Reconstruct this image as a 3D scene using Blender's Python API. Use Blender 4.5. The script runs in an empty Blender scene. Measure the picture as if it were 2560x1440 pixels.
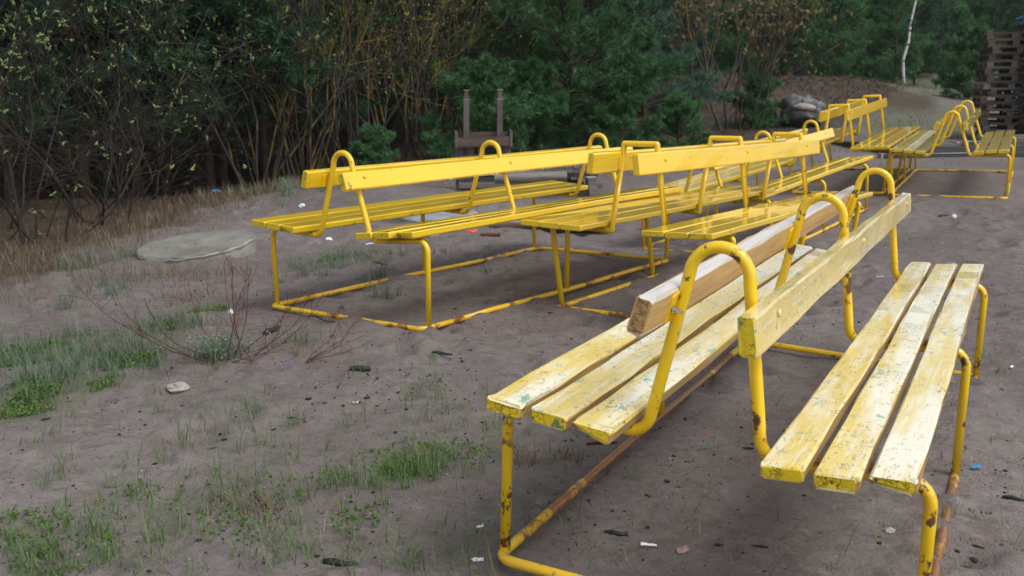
import bpy, math, random
import numpy as np
from mathutils import Matrix, Vector
R = math.radians
random.seed(7); RG = np.random.default_rng(7)
S = bpy.context.scene
COL = S.collection

# ------------------------------------------------------------------ camera, sky, sun, exposure
FPX, PITCH, ROLL, CH = 2622.27, R(10.998), R(-0.752), 1.1447
cF = np.array([0, math.cos(PITCH), -math.sin(PITCH)]); cR = np.array([1., 0, 0]); cU = np.cross(cR, cF)
cR2 = math.cos(ROLL) * cR + math.sin(ROLL) * cU
cU2 = -math.sin(ROLL) * cR + math.cos(ROLL) * cU
cam = bpy.data.cameras.new('camera'); camo = bpy.data.objects.new('camera', cam); COL.objects.link(camo)
camo.matrix_world = Matrix(((cR2[0], cU2[0], -cF[0], 0), (cR2[1], cU2[1], -cF[1], 0), (cR2[2], cU2[2], -cF[2], CH), (0, 0, 0, 1)))
cam.sensor_width = 36; cam.lens = 36 * FPX / 2560; cam.clip_start = 0.05; cam.clip_end = 600
cam.dof.use_dof = True; cam.dof.focus_distance = 3.4; cam.dof.aperture_fstop = 7.0
S.camera = camo

SUN_EL, SUN_AZ = 54, 128          # degrees; azimuth from +Y clockwise
world = bpy.data.worlds.new('World'); S.world = world; world.use_nodes = True
wn = world.node_tree; wn.nodes.clear()
sky = wn.nodes.new('ShaderNodeTexSky'); sky.sky_type = 'NISHITA'; sky.sun_disc = False
sky.sun_elevation = R(SUN_EL); sky.sun_rotation = R(SUN_AZ); sky.air_density = 1.0; sky.dust_density = 2.0; sky.ozone_density = 1.0
hs = wn.nodes.new('ShaderNodeHueSaturation'); hs.inputs['Saturation'].default_value = 0.25
bg = wn.nodes.new('ShaderNodeBackground'); bg.inputs['Strength'].default_value = 0.13
wo = wn.nodes.new('ShaderNodeOutputWorld')
wn.links.new(sky.outputs[0], hs.inputs['Color']); wn.links.new(hs.outputs[0], bg.inputs[0]); wn.links.new(bg.outputs[0], wo.inputs[0])
sl = bpy.data.lights.new('sun', 'SUN'); sl.energy = 1.3; sl.angle = R(28); sl.color = (1, 0.97, 0.93)
so = bpy.data.objects.new('sun', sl); COL.objects.link(so)
sd = Vector((math.sin(R(SUN_AZ)) * math.cos(R(SUN_EL)), math.cos(R(SUN_AZ)) * math.cos(R(SUN_EL)), math.sin(R(SUN_EL))))
so.rotation_euler = sd.to_track_quat('Z', 'Y').to_euler()
S.view_settings.view_transform = 'Standard'; S.view_settings.look = 'None'; S.view_settings.exposure = 0.55; S.view_settings.gamma = 1
S.cycles.max_bounces = 6; S.cycles.diffuse_bounces = 3; S.cycles.glossy_bounces = 3; S.cycles.transparent_max_bounces = 8
S.cycles.use_denoising = True

# ------------------------------------------------------------------ helpers
def prop(o, label=None, cat=None, group=None, kind=None):
    if label: o['label'] = label
    if cat: o['category'] = cat
    if group: o['group'] = group
    if kind: o['kind'] = kind
    return o
def link(o, parent=None):
    COL.objects.link(o)
    if parent is not None: o.parent = parent
    return o
def thing(name, label, cat, loc=(0, 0, 0), rz=0, group=None, m=None, scale=1):
    o = bpy.data.objects.new(name, None); COL.objects.link(o); o.empty_display_size = 0.1
    if m is not None: o.matrix_world = m
    else:
        o.location = loc; o.rotation_euler = (0, 0, rz); o.scale = (scale,) * 3
    return prop(o, label, cat, group)
def mesh(name, V, F, mats, smooth=False, fm=None):
    V = np.asarray(V, dtype=np.float32)
    me = bpy.data.meshes.new(name)
    if isinstance(F, np.ndarray):
        k = F.shape[1]; n = len(F)
        me.vertices.add(len(V)); me.vertices.foreach_set('co', V.ravel())
        me.loops.add(n * k); me.loops.foreach_set('vertex_index', F.astype(np.int32).ravel())
        me.polygons.add(n); me.polygons.foreach_set('loop_start', np.arange(0, n * k, k, dtype=np.int32))
        me.update(calc_edges=True)
    else:
        me.from_pydata([tuple(map(float, v)) for v in V], [], [tuple(int(i) for i in f) for f in F])
    for m in (mats if isinstance(mats, (list, tuple)) else [mats]): me.materials.append(m)
    if fm is not None: me.polygons.foreach_set('material_index', np.asarray(fm, dtype=np.int32))
    me.polygons.foreach_set('use_smooth', np.full(len(me.polygons), bool(smooth)))
    me.update()
    return me
def obj(name, me, parent=None, loc=None, rot=None, m=None):
    o = bpy.data.objects.new(name, me); link(o, parent)
    if m is not None: o.matrix_local = m
    if loc is not None: o.location = loc
    if rot is not None: o.rotation_euler = rot
    return o
def cat(parts):
    """join (V,F) pairs whose F share the vertex count"""
    VV = []; FF = []; n = 0
    for V, F in parts:
        VV.append(np.asarray(V, float)); FF.append(np.asarray(F) + n); n += len(V)
    return np.concatenate(VV), np.concatenate(FF)
def tube(path, r, seg=10, cap=True):
    P = np.asarray(path, float); n = len(P); r = np.full(n, r, float) if np.isscalar(r) else np.asarray(r, float)
    T = np.gradient(P, axis=0); T /= np.linalg.norm(T, axis=1)[:, None] + 1e-12
    a = np.array([0, 0, 1.]) if abs(T[0, 2]) < .9 else np.array([1., 0, 0])
    N = np.cross(T[0], a); N /= np.linalg.norm(N); ang = np.arange(seg) * 2 * np.pi / seg
    ca, sa = np.cos(ang)[:, None], np.sin(ang)[:, None]; V = []
    for i in range(n):
        N = N - T[i] * (N @ T[i]); N /= np.linalg.norm(N) + 1e-12; B = np.cross(T[i], N)
        V.append(P[i] + r[i] * (ca * N + sa * B))
    V = np.concatenate(V); q = np.arange(seg); q2 = (q + 1) % seg
    F = np.concatenate([np.stack([i * seg + q, i * seg + q2, (i + 1) * seg + q2, (i + 1) * seg + q], 1) for i in range(n - 1)])
    if cap:   # caps as quads fanned around two centre vertices
        V = np.concatenate([V, P[:1], P[-1:]]); c0, c1 = len(V) - 2, len(V) - 1; b = (n - 1) * seg
        ev = np.arange(0, seg - 1, 2)
        F = np.concatenate([F, np.stack([np.full(len(ev), c0), (ev + 2) % seg, ev + 1, ev], 1), np.stack([np.full(len(ev), c1), b + ev, b + ev + 1, b + (ev + 2) % seg], 1)])
    return V, F
def fillet(pts, rad, n=7):
    """polyline with rounded corners; rad one number or one per inner corner"""
    P = [np.asarray(p, float) for p in pts]; out = [P[0]]
    for i in range(1, len(P) - 1):
        rr = rad if np.isscalar(rad) else rad[i - 1]
        a, b, c = P[i - 1], P[i], P[i + 1]; d1 = (a - b) / np.linalg.norm(a - b); d2 = (c - b) / np.linalg.norm(c - b)
        th = math.acos(max(-1, min(1, d1 @ d2)))
        if rr <= 0 or abs(th - math.pi) < 1e-3: out.append(b); continue
        t = min(rr / math.tan(th / 2), .48 * np.linalg.norm(a - b), .48 * np.linalg.norm(c - b)); rr = t * math.tan(th / 2)
        bi = (d1 + d2) / np.linalg.norm(d1 + d2); C = b + bi * rr / math.sin(th / 2)
        s, e = b + d1 * t - C, b + d2 * t - C; om = math.acos(max(-1, min(1, (s @ e) / rr / rr)))
        for k in range(n + 1):
            f = k / n; out.append(C + (math.sin((1 - f) * om) * s + math.sin(f * om) * e) / math.sin(om))
    out.append(P[-1]); return np.array(out)
def box(x0, x1, y0, y1, z0, z1):
    V = np.array([(x, y, z) for x in (x0, x1) for y in (y0, y1) for z in (z0, z1)], float)
    F = np.array([(0, 1, 3, 2), (4, 6, 7, 5), (0, 4, 5, 1), (2, 3, 7, 6), (0, 2, 6, 4), (1, 5, 7, 3)])
    return V, F
def h2(ix, iy, s):
    v = np.sin(ix * 127.1 + iy * 311.7 + s * 74.7) * 43758.5453
    return v - np.floor(v)
def vn(x, y, sc, s=0):
    x = np.asarray(x, float) / sc; y = np.asarray(y, float) / sc
    ix, iy = np.floor(x), np.floor(y); fx, fy = x - ix, y - iy
    fx = fx * fx * (3 - 2 * fx); fy = fy * fy * (3 - 2 * fy)
    a, b, c, d = h2(ix, iy, s), h2(ix + 1, iy, s), h2(ix, iy + 1, s), h2(ix + 1, iy + 1, s)
    return (a * (1 - fx) + b * fx) * (1 - fy) + (c * (1 - fx) + d * fx) * fy - .5
def sstep(a, b, x):
    t = np.clip((x - a) / (b - a), 0, 1); return t * t * (3 - 2 * t)

# ------------------------------------------------------------------ materials
class NT:
    def __init__(s, name):
        s.m = bpy.data.materials.new(name); s.m.use_nodes = True; s.t = s.m.node_tree
        s.b = s.t.nodes['Principled BSDF']; s.out = s.t.nodes['Material Output']
        tc = s.t.nodes.new('ShaderNodeTexCoord'); s.gen = tc.outputs['Object']
        s.co = s.gen
    def n(s, typ, **k):
        x = s.t.nodes.new('ShaderNode' + typ)
        for a, v in k.items(): setattr(x, a, v)
        return x
    def l(s, a, b): s.t.links.new(a, b)
    def val(s, sock, v):
        if hasattr(v, 'is_linked') or isinstance(v, bpy.types.NodeSocket): s.l(v, sock)
        else: sock.default_value = v
    def rand_off(s):
        oi = s.n('ObjectInfo'); m = s.n('VectorMath', operation='SCALE'); c = s.n('CombineXYZ')
        for i in range(3): s.l(oi.outputs['Random'], c.inputs[i])
        s.l(c.outputs[0], m.inputs[0]); m.inputs['Scale'].default_value = 37.3
        a = s.n('VectorMath', operation='ADD'); s.l(s.gen, a.inputs[0]); s.l(m.outputs[0], a.inputs[1]); s.co = a.outputs[0]; return s
    def scl(s, v):
        m = s.n('Mapping'); s.l(s.co, m.inputs['Vector']); m.inputs['Scale'].default_value = v; return m.outputs[0]
    def noise(s, sc, det=4, rough=.55, vec=None, dist=0):
        x = s.n('TexNoise'); s.l(vec or s.co, x.inputs['Vector']); x.inputs['Scale'].default_value = sc
        x.inputs['Detail'].default_value = det; x.inputs['Roughness'].default_value = rough; x.inputs['Distortion'].default_value = dist
        return x.outputs['Fac']
    def voro(s, sc, feat='F1', vec=None, out='Distance'):
        x = s.n('TexVoronoi', feature=feat); s.l(vec or s.co, x.inputs['Vector']); x.inputs['Scale'].default_value = sc; return x.outputs[out]
    def ramp(s, fac, a, b):      # 0..1 between a and b
        x = s.n('MapRange'); s.l(fac, x.inputs['Value']); x.inputs['From Min'].default_value = a; x.inputs['From Max'].default_value = b; x.interpolation_type = 'SMOOTHSTEP'
        return x.outputs[0]
    def mix(s, fac, a, b):
        x = s.n('Mix', data_type='RGBA'); s.val(x.inputs[0], fac)
        for sock, v in ((x.inputs[6], a), (x.inputs[7], b)):
            if isinstance(v, tuple): sock.default_value = (*v, 1)
            else: s.l(v, sock)
        return x.outputs[2]
    def mul(s, a, b, op='MULTIPLY'):
        x = s.n('Math', operation=op); s.val(x.inputs[0], a); s.val(x.inputs[1], b); return x.outputs[0]
    def bump(s, h, st=.3, d=.01):
        x = s.n('Bump'); s.l(h, x.inputs['Height']); x.inputs['Strength'].default_value = st; x.inputs['Distance'].default_value = d
        s.l(x.outputs[0], s.b.inputs['Normal']); return x
    def set(s, color=None, rough=.6, coat=0, coat_rough=.1, spec=.5, metal=0):
        if color is not None:
            if isinstance(color, tuple): s.b.inputs['Base Color'].default_value = (*color, 1)
            else: s.l(color, s.b.inputs['Base Color'])
        s.val(s.b.inputs['Roughness'], rough); s.b.inputs['Coat Weight'].default_value = coat; s.b.inputs['Coat Roughness'].default_value = coat_rough
        s.b.inputs['Specular IOR Level'].default_value = spec; s.b.inputs['Metallic'].default_value = metal
        return s.m

YEL = (.86, .575, .008)
def m_newpaint(name, col=YEL, dirt=.5):
    t = NT(name).rand_off()
    c = t.mix(t.ramp(t.noise(3, 3), .3, .75), col, (col[0] * .9, col[1] * .9, col[2] * .8))
    oi = t.n('ObjectInfo'); hv_ = t.n('HueSaturation'); t.l(c, hv_.inputs['Color']); t.l(t.mul(t.mul(oi.outputs['Random'], .14), .9, 'ADD'), hv_.inputs['Value']); c = hv_.outputs[0]
    g = t.noise(1, 5, .65, t.scl((1.5, 34, 34)))
    c = t.mix(t.mul(t.ramp(g, .50, .74), .5), c, (.56, .36, .012))
    c = t.mix(t.mul(t.ramp(t.noise(1, 4, .7, t.scl((9, 60, 60))), .66, .72), .6), c, (.12, .09, .02))
    d = t.mul(t.ramp(t.noise(14, 6, .7), .60 - .05 * dirt, .72), t.ramp(t.noise(3.3, 3, .6), .5, .66))
    c = t.mix(t.mul(d, .55 + .4 * dirt), c, (.05, .045, .012))
    t.bump(t.noise(1, 5, .6, t.scl((4, 90, 90))), .25, .004)
    return t.set(c, .4, 1.0, .06)
def m_endpaint(name, old=False):
    t = NT(name).rand_off()
    nz = t.n('TexNoise'); t.l(t.co, nz.inputs['Vector']); nz.inputs['Scale'].default_value = 55; nz.inputs['Detail'].default_value = 4
    wv = t.n('VectorMath', operation='MULTIPLY_ADD'); t.l(nz.outputs['Color'], wv.inputs[0]); wv.inputs[1].default_value = (.03, .03, .03); t.l(t.co, wv.inputs[2])
    cr = t.voro(62 if old else 40, 'DISTANCE_TO_EDGE', vec=wv.outputs[0])
    w = t.noise(11, 4, .6)
    line = t.mul(t.mul(t.ramp(cr, .06 if old else .03, .008), t.ramp(w, .40, .52)), 1.0 if old else .6)
    c = t.mix(t.noise(9, 4), (.62, .46, .008), (.78, .55, .01))
    c = t.mix(t.mul(t.ramp(t.noise(30, 6, .75), .52, .66), .75), c, (.16, .13, .015))
    c = t.mix(line, c, (.02, .02, .01))
    if old: c = t.mix(t.mul(t.ramp(t.noise(17, 3, .6), .62, .66), .8), c, (.03, .16, .09))
    t.bump(cr, .25, .004)
    return t.set(c, .45, .2, .2)
def m_oldtop(name, base=(.80, .60, .09), pale=(.90, .86, .66), crack=1.0):  # default pale: faded paint, whitened further by sky reflection put into the colour
    t = NT(name).rand_off()
    c = t.mix(t.ramp(t.noise(1, 5, .65, t.scl((1.6, 10, 10))), .42, .64), base, pale)
    c = t.mix(t.mul(t.ramp(t.noise(1, 5, .65, t.scl((5, 90, 90))), .52, .72), .8), c, (.90, .88, .78))
    c = t.mix(t.mul(t.ramp(t.noise(1, 4, .6, t.scl((4, 70, 70))), .60, .72), .5), c, (.74, .50, .10))
    # peeled flakes: green older coat showing, grey wood where both are gone
    fl = t.noise(48, 5, .62, t.scl((.42, 1, 1)), .8)
    zone = t.ramp(t.noise(3.2, 5, .65), .47, .56)
    green = t.mul(t.ramp(fl, .60, .615), zone)
    c = t.mix(t.mul(green, .85), c, t.mix(t.noise(20, 2), (.10, .38, .27), (.25, .50, .38)))
    gf = t.noise(55, 5, .7, t.scl((.35, 1, 1)), .5)
    gy = t.mul(t.ramp(gf, .635, .65), t.ramp(t.noise(4.2, 4, .6), .47, .58))
    c = t.mix(t.mul(gy, .9), c, t.mix(t.noise(60, 3), (.10, .08, .07), (.34, .25, .22)))
    # short dark checks: warped cell edges, broken up
    n1 = t.noise(1, 3, .6, t.scl((16, 52, 52)), .5); n2 = t.noise(1, 3, .6, t.scl((30, 34, 34)), .8)
    def contour(n_, w_): return t.ramp(t.mul(t.mul(n_, .5, 'SUBTRACT'), 0, 'ADD') if False else t.mul(t.mul(n_, .5, 'SUBTRACT'), t.mul(n_, .5, 'SUBTRACT')), w_ * w_, w_ * w_ * .15)
    brk = t.mul(t.ramp(t.noise(4, 5, .7), .44, .56), t.ramp(t.noise(38, 3, .6), .46, .56))
    brk2 = t.mul(t.ramp(t.noise(5.3, 5, .7), .46, .58), t.ramp(t.noise(33, 3, .6), .50, .60))
    line = t.mul(t.mul(contour(n1, .020), brk), t.mul(contour(n2, .016), brk2), 'MAXIMUM')
    c = t.mix(t.mul(line, .85 * crack), c, (.13, .09, .05))
    h = t.mul(t.mul(t.mul(t.ramp(fl, .58, .62), zone), -1.), t.mul(line, -.8), 'ADD')
    hh = t.mul(h, t.mul(t.noise(1, 5, .6, t.scl((5, 110, 110))), .6), 'ADD')
    t.bump(hh, .5, .002)
    return t.set(c, .35, .9, t.mul(t.mul(t.noise(18, 4), .25), .06, 'ADD') if False else .14)
def m_wood(name, a, b, dark, wet=.3, gscale=(1.6, 38, 38), rough=.6):
    t = NT(name).rand_off()
    g = t.noise(1, 6, .62, t.scl(gscale), .3)
    c = t.mix(t.ramp(g, .3, .7), a, b)
    c = t.mix(t.mul(t.ramp(t.noise(1, 5, .7, t.scl((.8, 60, 60))), .56, .68), t.ramp(t.noise(5, 3), .4, .6)), c, dark)
    t.bump(g, .35, .004)
    return t.set(c, rough, wet, .15)
def m_tube(name, rust=.3, base=YEL):
    t = NT(name).rand_off()
    r1 = t.noise(16, 6, .65); r2 = t.noise(4, 3, .6)
    c = t.mix(t.ramp(t.noise(5, 3), .35, .7), base, (base[0] * .93, base[1] * .86, base[2] * 1.5))
    c = t.mix(t.mul(t.ramp(t.noise(9, 4, .6), .56, .72), .5 * min(1, rust * 1.6)), c, (.72, .36, .08))
    k = t.mul(t.ramp(r1, .68 - .16 * rust, .71 - .13 * rust), t.ramp(r2, .52 - .2 * rust, .62 - .2 * rust))
    c = t.mix(k, c, t.mix(t.noise(40, 3), (.035, .016, .01), (.20, .075, .02)))
    t.bump(t.mul(k, -1.), .3, .003)
    return t.set(c, t.mul(t.mul(k, .4), .3, 'ADD'), .45, .12)
def m_rail(name, rust=.5):
    t = NT(name).rand_off()
    k = t.ramp(t.noise(7, 6, .68), .62 - .35 * rust, .68 - .3 * rust)
    ru = t.mix(t.noise(30, 4, .7), (.10, .035, .015), (.36, .14, .03))
    c = t.mix(k, t.mix(t.noise(12, 3), YEL, (.62, .34, .02)), ru)
    c = t.mix(t.mul(t.ramp(t.noise(45, 3), .58, .68), .6), c, (.18, .13, .10))
    t.bump(t.noise(50, 4), .3, .003)
    return t.set(c, .42, .3, .2)
def m_flat(name, col, rough=.7, var=.25, sc=12, coat=0, island=False, spec=.4, bump=.0):
    t = NT(name)
    if island:
        g = t.n('NewGeometry'); f = g.outputs['Random Per Island']
    else:
        t.rand_off(); f = t.noise(sc, 4, .6)
    lo = tuple(max(0, x * (1 - var)) for x in col); hi = tuple(min(1, x * (1 + var)) for x in col)
    c = t.mix(f, lo, hi)
    if bump: t.bump(t.noise(sc * 3, 5, .65), bump, .01)
    return t.set(c, rough, coat, .15, spec)
def m_leaf(name, a, b, rough=.5, trans=.25):
    t = NT(name); g = t.n('NewGeometry'); oi = t.n('ObjectInfo')
    c = t.mix(g.outputs['Random Per Island'], a, b)
    m = t.n('HueSaturation'); t.l(c, m.inputs['Color']); t.l(t.mul(t.mul(oi.outputs['Random'], .5), .75, 'ADD'), m.inputs['Value'])
    t.set(m.outputs[0], rough, 0, .1, .4)
    tr = t.n('BsdfTranslucent'); t.l(m.outputs[0], tr.inputs[0]); mx = t.n('MixShader'); mx.inputs[0].default_value = trans
    t.l(t.b.outputs[0], mx.inputs[1]); t.l(tr.outputs[0], mx.inputs[2]); t.l(mx.outputs[0], t.out.inputs[0])
    return t.m
def m_bark(name, a, b, lichen=None, lamt=.5, sc=10, rough=.85):
    t = NT(name).rand_off()
    c = t.mix(t.noise(sc, 5, .65), a, b)
    if lichen: c = t.mix(t.ramp(t.noise(sc * .35, 5, .7), .60 - .25 * lamt, .68 - .2 * lamt), c, lichen)
    t.bump(t.noise(sc * 3, 4), .4, .01)
    return t.set(c, rough, 0, .1, .3)

# ------------------------------------------------------------------ bench poses (from the survey of the photograph) and the ground
TYPES = {
 'T': dict(tk=.0317, sin=.1569, sout=.4401, dzin=-.0273, ov=.1752, L=2.7377, bf=.1236, lean=.0117, bt=.0377, bzt=.7168, bzb=.6352, hz=.8227, pb=.1249, lv=.4748, lt=.4617, u2=1.1854, u3=2.3732, Lb=2.7413, ovb=.1788, zs=.45),
 'R': dict(tk=.0332, sin=.2059, sout=.5126, dzin=-.0247, ov=.1415, L=2.7248, bf=.1323, lean=.0229, bt=.0364, bzt=.7276, bzb=.6461, hz=.8211, pb=.173, lv=.5152, lt=.5225, u2=1.1805, u3=2.3603, Lb=2.7179, ovb=.134, zs=.4734),
 'S': dict(tk=.029, sin=.1624, sout=.512, dzin=-.0095, ov=.3024, L=2.8169, bf=.1317, lean=.0132, bt=.0368, bzt=.8383, bzb=.7351, hz=.8871, pb=.1508, lv=.4366, lt=.5168, u2=1.1223, u3=2.2316, Lb=2.8026, ovb=.2914, zs=.4932, hw=.0893)}
TLEFT = dict(sin=-.0064, sout=.0007, dzin=.0014, zs=.0032, bf=-.0067, lean=.0074, bzt=.0093, bzb=.0109, lv=-.0132, lt=.0105, pb=.0077)
UNITS = {'A': ('T', .3868, 2.1615, 0., 63.6768, -.6749, -3.6022), 'B': ('R', -.8067, 5.0525, .0247, 54.0558, -.5081, .252),
         'C': ('S', .6304, 5.2027, -.0255, 57.0029, -1.4059, -.1662), 'D': ('R', 1.4653, 7.8379, -.1293, 55.4124, 2.3645, 1.3737),
         'E': ('S', 3.2972, 10.5681, .0221, 63.2802, 1.4747, 1.4958), 'F': ('R', 4.1853, 10.0308, .0264, 63.7732, 1.2899, .2731)}
def unit_axes(k):
    t, x, y, z, yaw, tl, rl = UNITS[k]; yaw, tl, rl = R(yaw), R(tl), R(rl)
    a = np.array([math.cos(yaw), math.sin(yaw), 0]); b = np.array([math.sin(yaw), -math.cos(yaw), 0]); c = np.array([0, 0, 1.])
    a2 = math.cos(tl) * a + math.sin(tl) * c; c2 = np.cross(b, a2)
    if c2[2] < 0: c2 = -c2
    b2 = math.cos(rl) * b + math.sin(rl) * c2; c3 = math.cos(rl) * c2 - math.sin(rl) * b
    return np.array([x, y, z]), a2, b2, c3
def uw(k, u, v, z=0):
    o, a, b, c = unit_axes(k); return o + u * a + v * b + z * c
CTRL = []
for k in UNITS:
    d = TYPES[UNITS[k][0]]
    for u in (-.05, d['u2'] * .5, d['u2'], (d['u2'] + d['u3']) / 2, d['u3'] + .05):
        for v in (-d['lv'], 0, d['lv']):
            CTRL.append(uw(k, u, v, -.006))
CTRL = np.array(CTRL)
# sand drifted over the ground rails (unit, along, across, height, radius)
DRIFT = [('B', -.06, .06, .035, .10), ('B', -.05, .22, .028, .09), ('B', .92, -.5, .03, .14), ('B', .36, .52, .035, .10), ('B', .62, .52, .04, .16), ('B', .9, .52, .035, .14), ('B', 1.75, -.3, .01, .2),
         ('A', .93, .475, .035, .045), ('A', 1.45, .47, .035, .12), ('A', 1.75, .47, .04, .14), ('A', 2.05, .47, .04, .14), ('A', 2.4, .2, .03, .12), ('A', 2.3, .47, .02, .1),
         ('C', 1.6, -.43, .03, .12), ('C', 1.95, -.43, .03, .12), ('F', -.05, -.3, .03, .08), ('F', -.05, -.1, .02, .08), ('F', 2.4, .2, .02, .1), ('D', .5, .5, .03, .2), ('E', .4, .4, .03, .2)]
DR = [(uw(k, u, v)[:2], h, s) for k, u, v, h, s in DRIFT]
def base_h(x, y):
    x = np.asarray(x, float); y = np.asarray(y, float)
    b = np.interp(y, [-50, 13.5, 16, 20, 30, 45, 100, 300], [0, 0, .06, .30, .85, 1.38, 2.0, 2.5])
    b = b + .75 * np.exp(-((x - 4.4) / 2.6) ** 2 - ((y - 24.5) / 3.0) ** 2) + .45 * np.exp(-((x - 8.2) / 2.6) ** 2 - ((y - 27) / 3) ** 2)
    b = b + .14 * np.exp(-((x + 1.6) / 1.3) ** 2 - ((y - 10.6) / 1.5) ** 2)          # low bank behind the left bench
    b = b - .30 * sstep(0, 2.5, y - 11 - 0 * x) * sstep(-2.3, -4.5, x)                 # hollow under the left thicket
    w = 0; zz = 0
    for c in CTRL:
        g = np.exp(-((x - c[0]) ** 2 + (y - c[1]) ** 2) / .55 ** 2); w = w + g; zz = zz + g * c[2]
    k = w / (w + .12); b = b * (1 - k) + k * zz / (w + 1e-9)
    for (c, h, s) in DR: b = b + h * np.exp(-((x - c[0]) ** 2 + (y - c[1]) ** 2) / s ** 2)
    return b
DENTS = [(RG.uniform(-3, 5), RG.uniform(2.2, 10), RG.uniform(.05, .12), RG.uniform(.010, .032)) for _ in range(460)]
def H(x, y):
    x = np.asarray(x, float); y = np.asarray(y, float); h = base_h(x, y)
    near = np.clip(1.3 - y / 60, .3, 1); w = 0
    for c in CTRL[::1]: w = np.maximum(w, np.exp(-((x - c[0]) ** 2 + (y - c[1]) ** 2) / .30 ** 2))
    near = near * (1 - .62 * w)
    h = h + near * (.035 * vn(x, y, .9, 1) + .034 * vn(x, y, .33, 2) + .024 * vn(x, y, .14, 3) + .010 * vn(x, y, .065, 4))
    h = h + .0 + .1 * vn(x, y, 4, 5) * sstep(11, 18, y)
    return h
def Hd(x, y):        # with footprints
    h = H(x, y); x = np.asarray(x, float); y = np.asarray(y, float)
    for (a, b, s, d) in DENTS:
        r2 = ((x - a) ** 2 + ((y - b) / 1.25) ** 2) / s ** 2
        m = r2 < 7
        if np.any(m):
            h = np.where(m, h + d * (-np.exp(-r2 * 1.3) + .55 * np.exp(-(np.sqrt(r2) - 1.25) ** 2 * 7)), h)
    return h
def g1(x, y): return float(H(np.array([x]), np.array([y]))[0])
def p2g(px, py):
    """the spot on the ground seen at a pixel of the 2560 x 1440 photograph"""
    d = cF + cR2 * (px - 1280) / FPX + cU2 * (720 - py) / FPX
    t = np.concatenate([np.linspace(1.5, 20, 400), np.linspace(20.2, 120, 300)]); Q = np.array([0, 0, CH]) + t[:, None] * d
    dz = Q[:, 2] - H(Q[:, 0], Q[:, 1]); i = int(np.argmax(dz < 0))
    if dz[i] >= 0: i = len(t) - 1
    f = dz[i - 1] / (dz[i - 1] - dz[i] + 1e-9); q = Q[i - 1] + (Q[i] - Q[i - 1]) * f
    return q
def at_depth(px, y):      # x at ground distance y for a pixel column
    return (px - 1280) / FPX * (y * math.cos(PITCH) + .2)
# edge of the wood: distance at which litter and undergrowth begin, by bearing x / y
EB_T = [-.60, -.488, -.374, -.282, -.22, -.13, -.069, .05, .16, .275, .34, .375, .41, .45, .50, .7]
EB_D = [6.6, 7.3, 9.0, 10.6, 12.0, 13.6, 14.6, 15.0, 15.5, 18.5, 22, 26, 60, 70, 30, 25]
def wood(x, y):      # metres inside the wood edge (negative: on the sand)
    x = np.asarray(x, float); y = np.asarray(y, float)
    return y - np.interp(x / np.maximum(y, .5), EB_T, EB_D)

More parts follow.
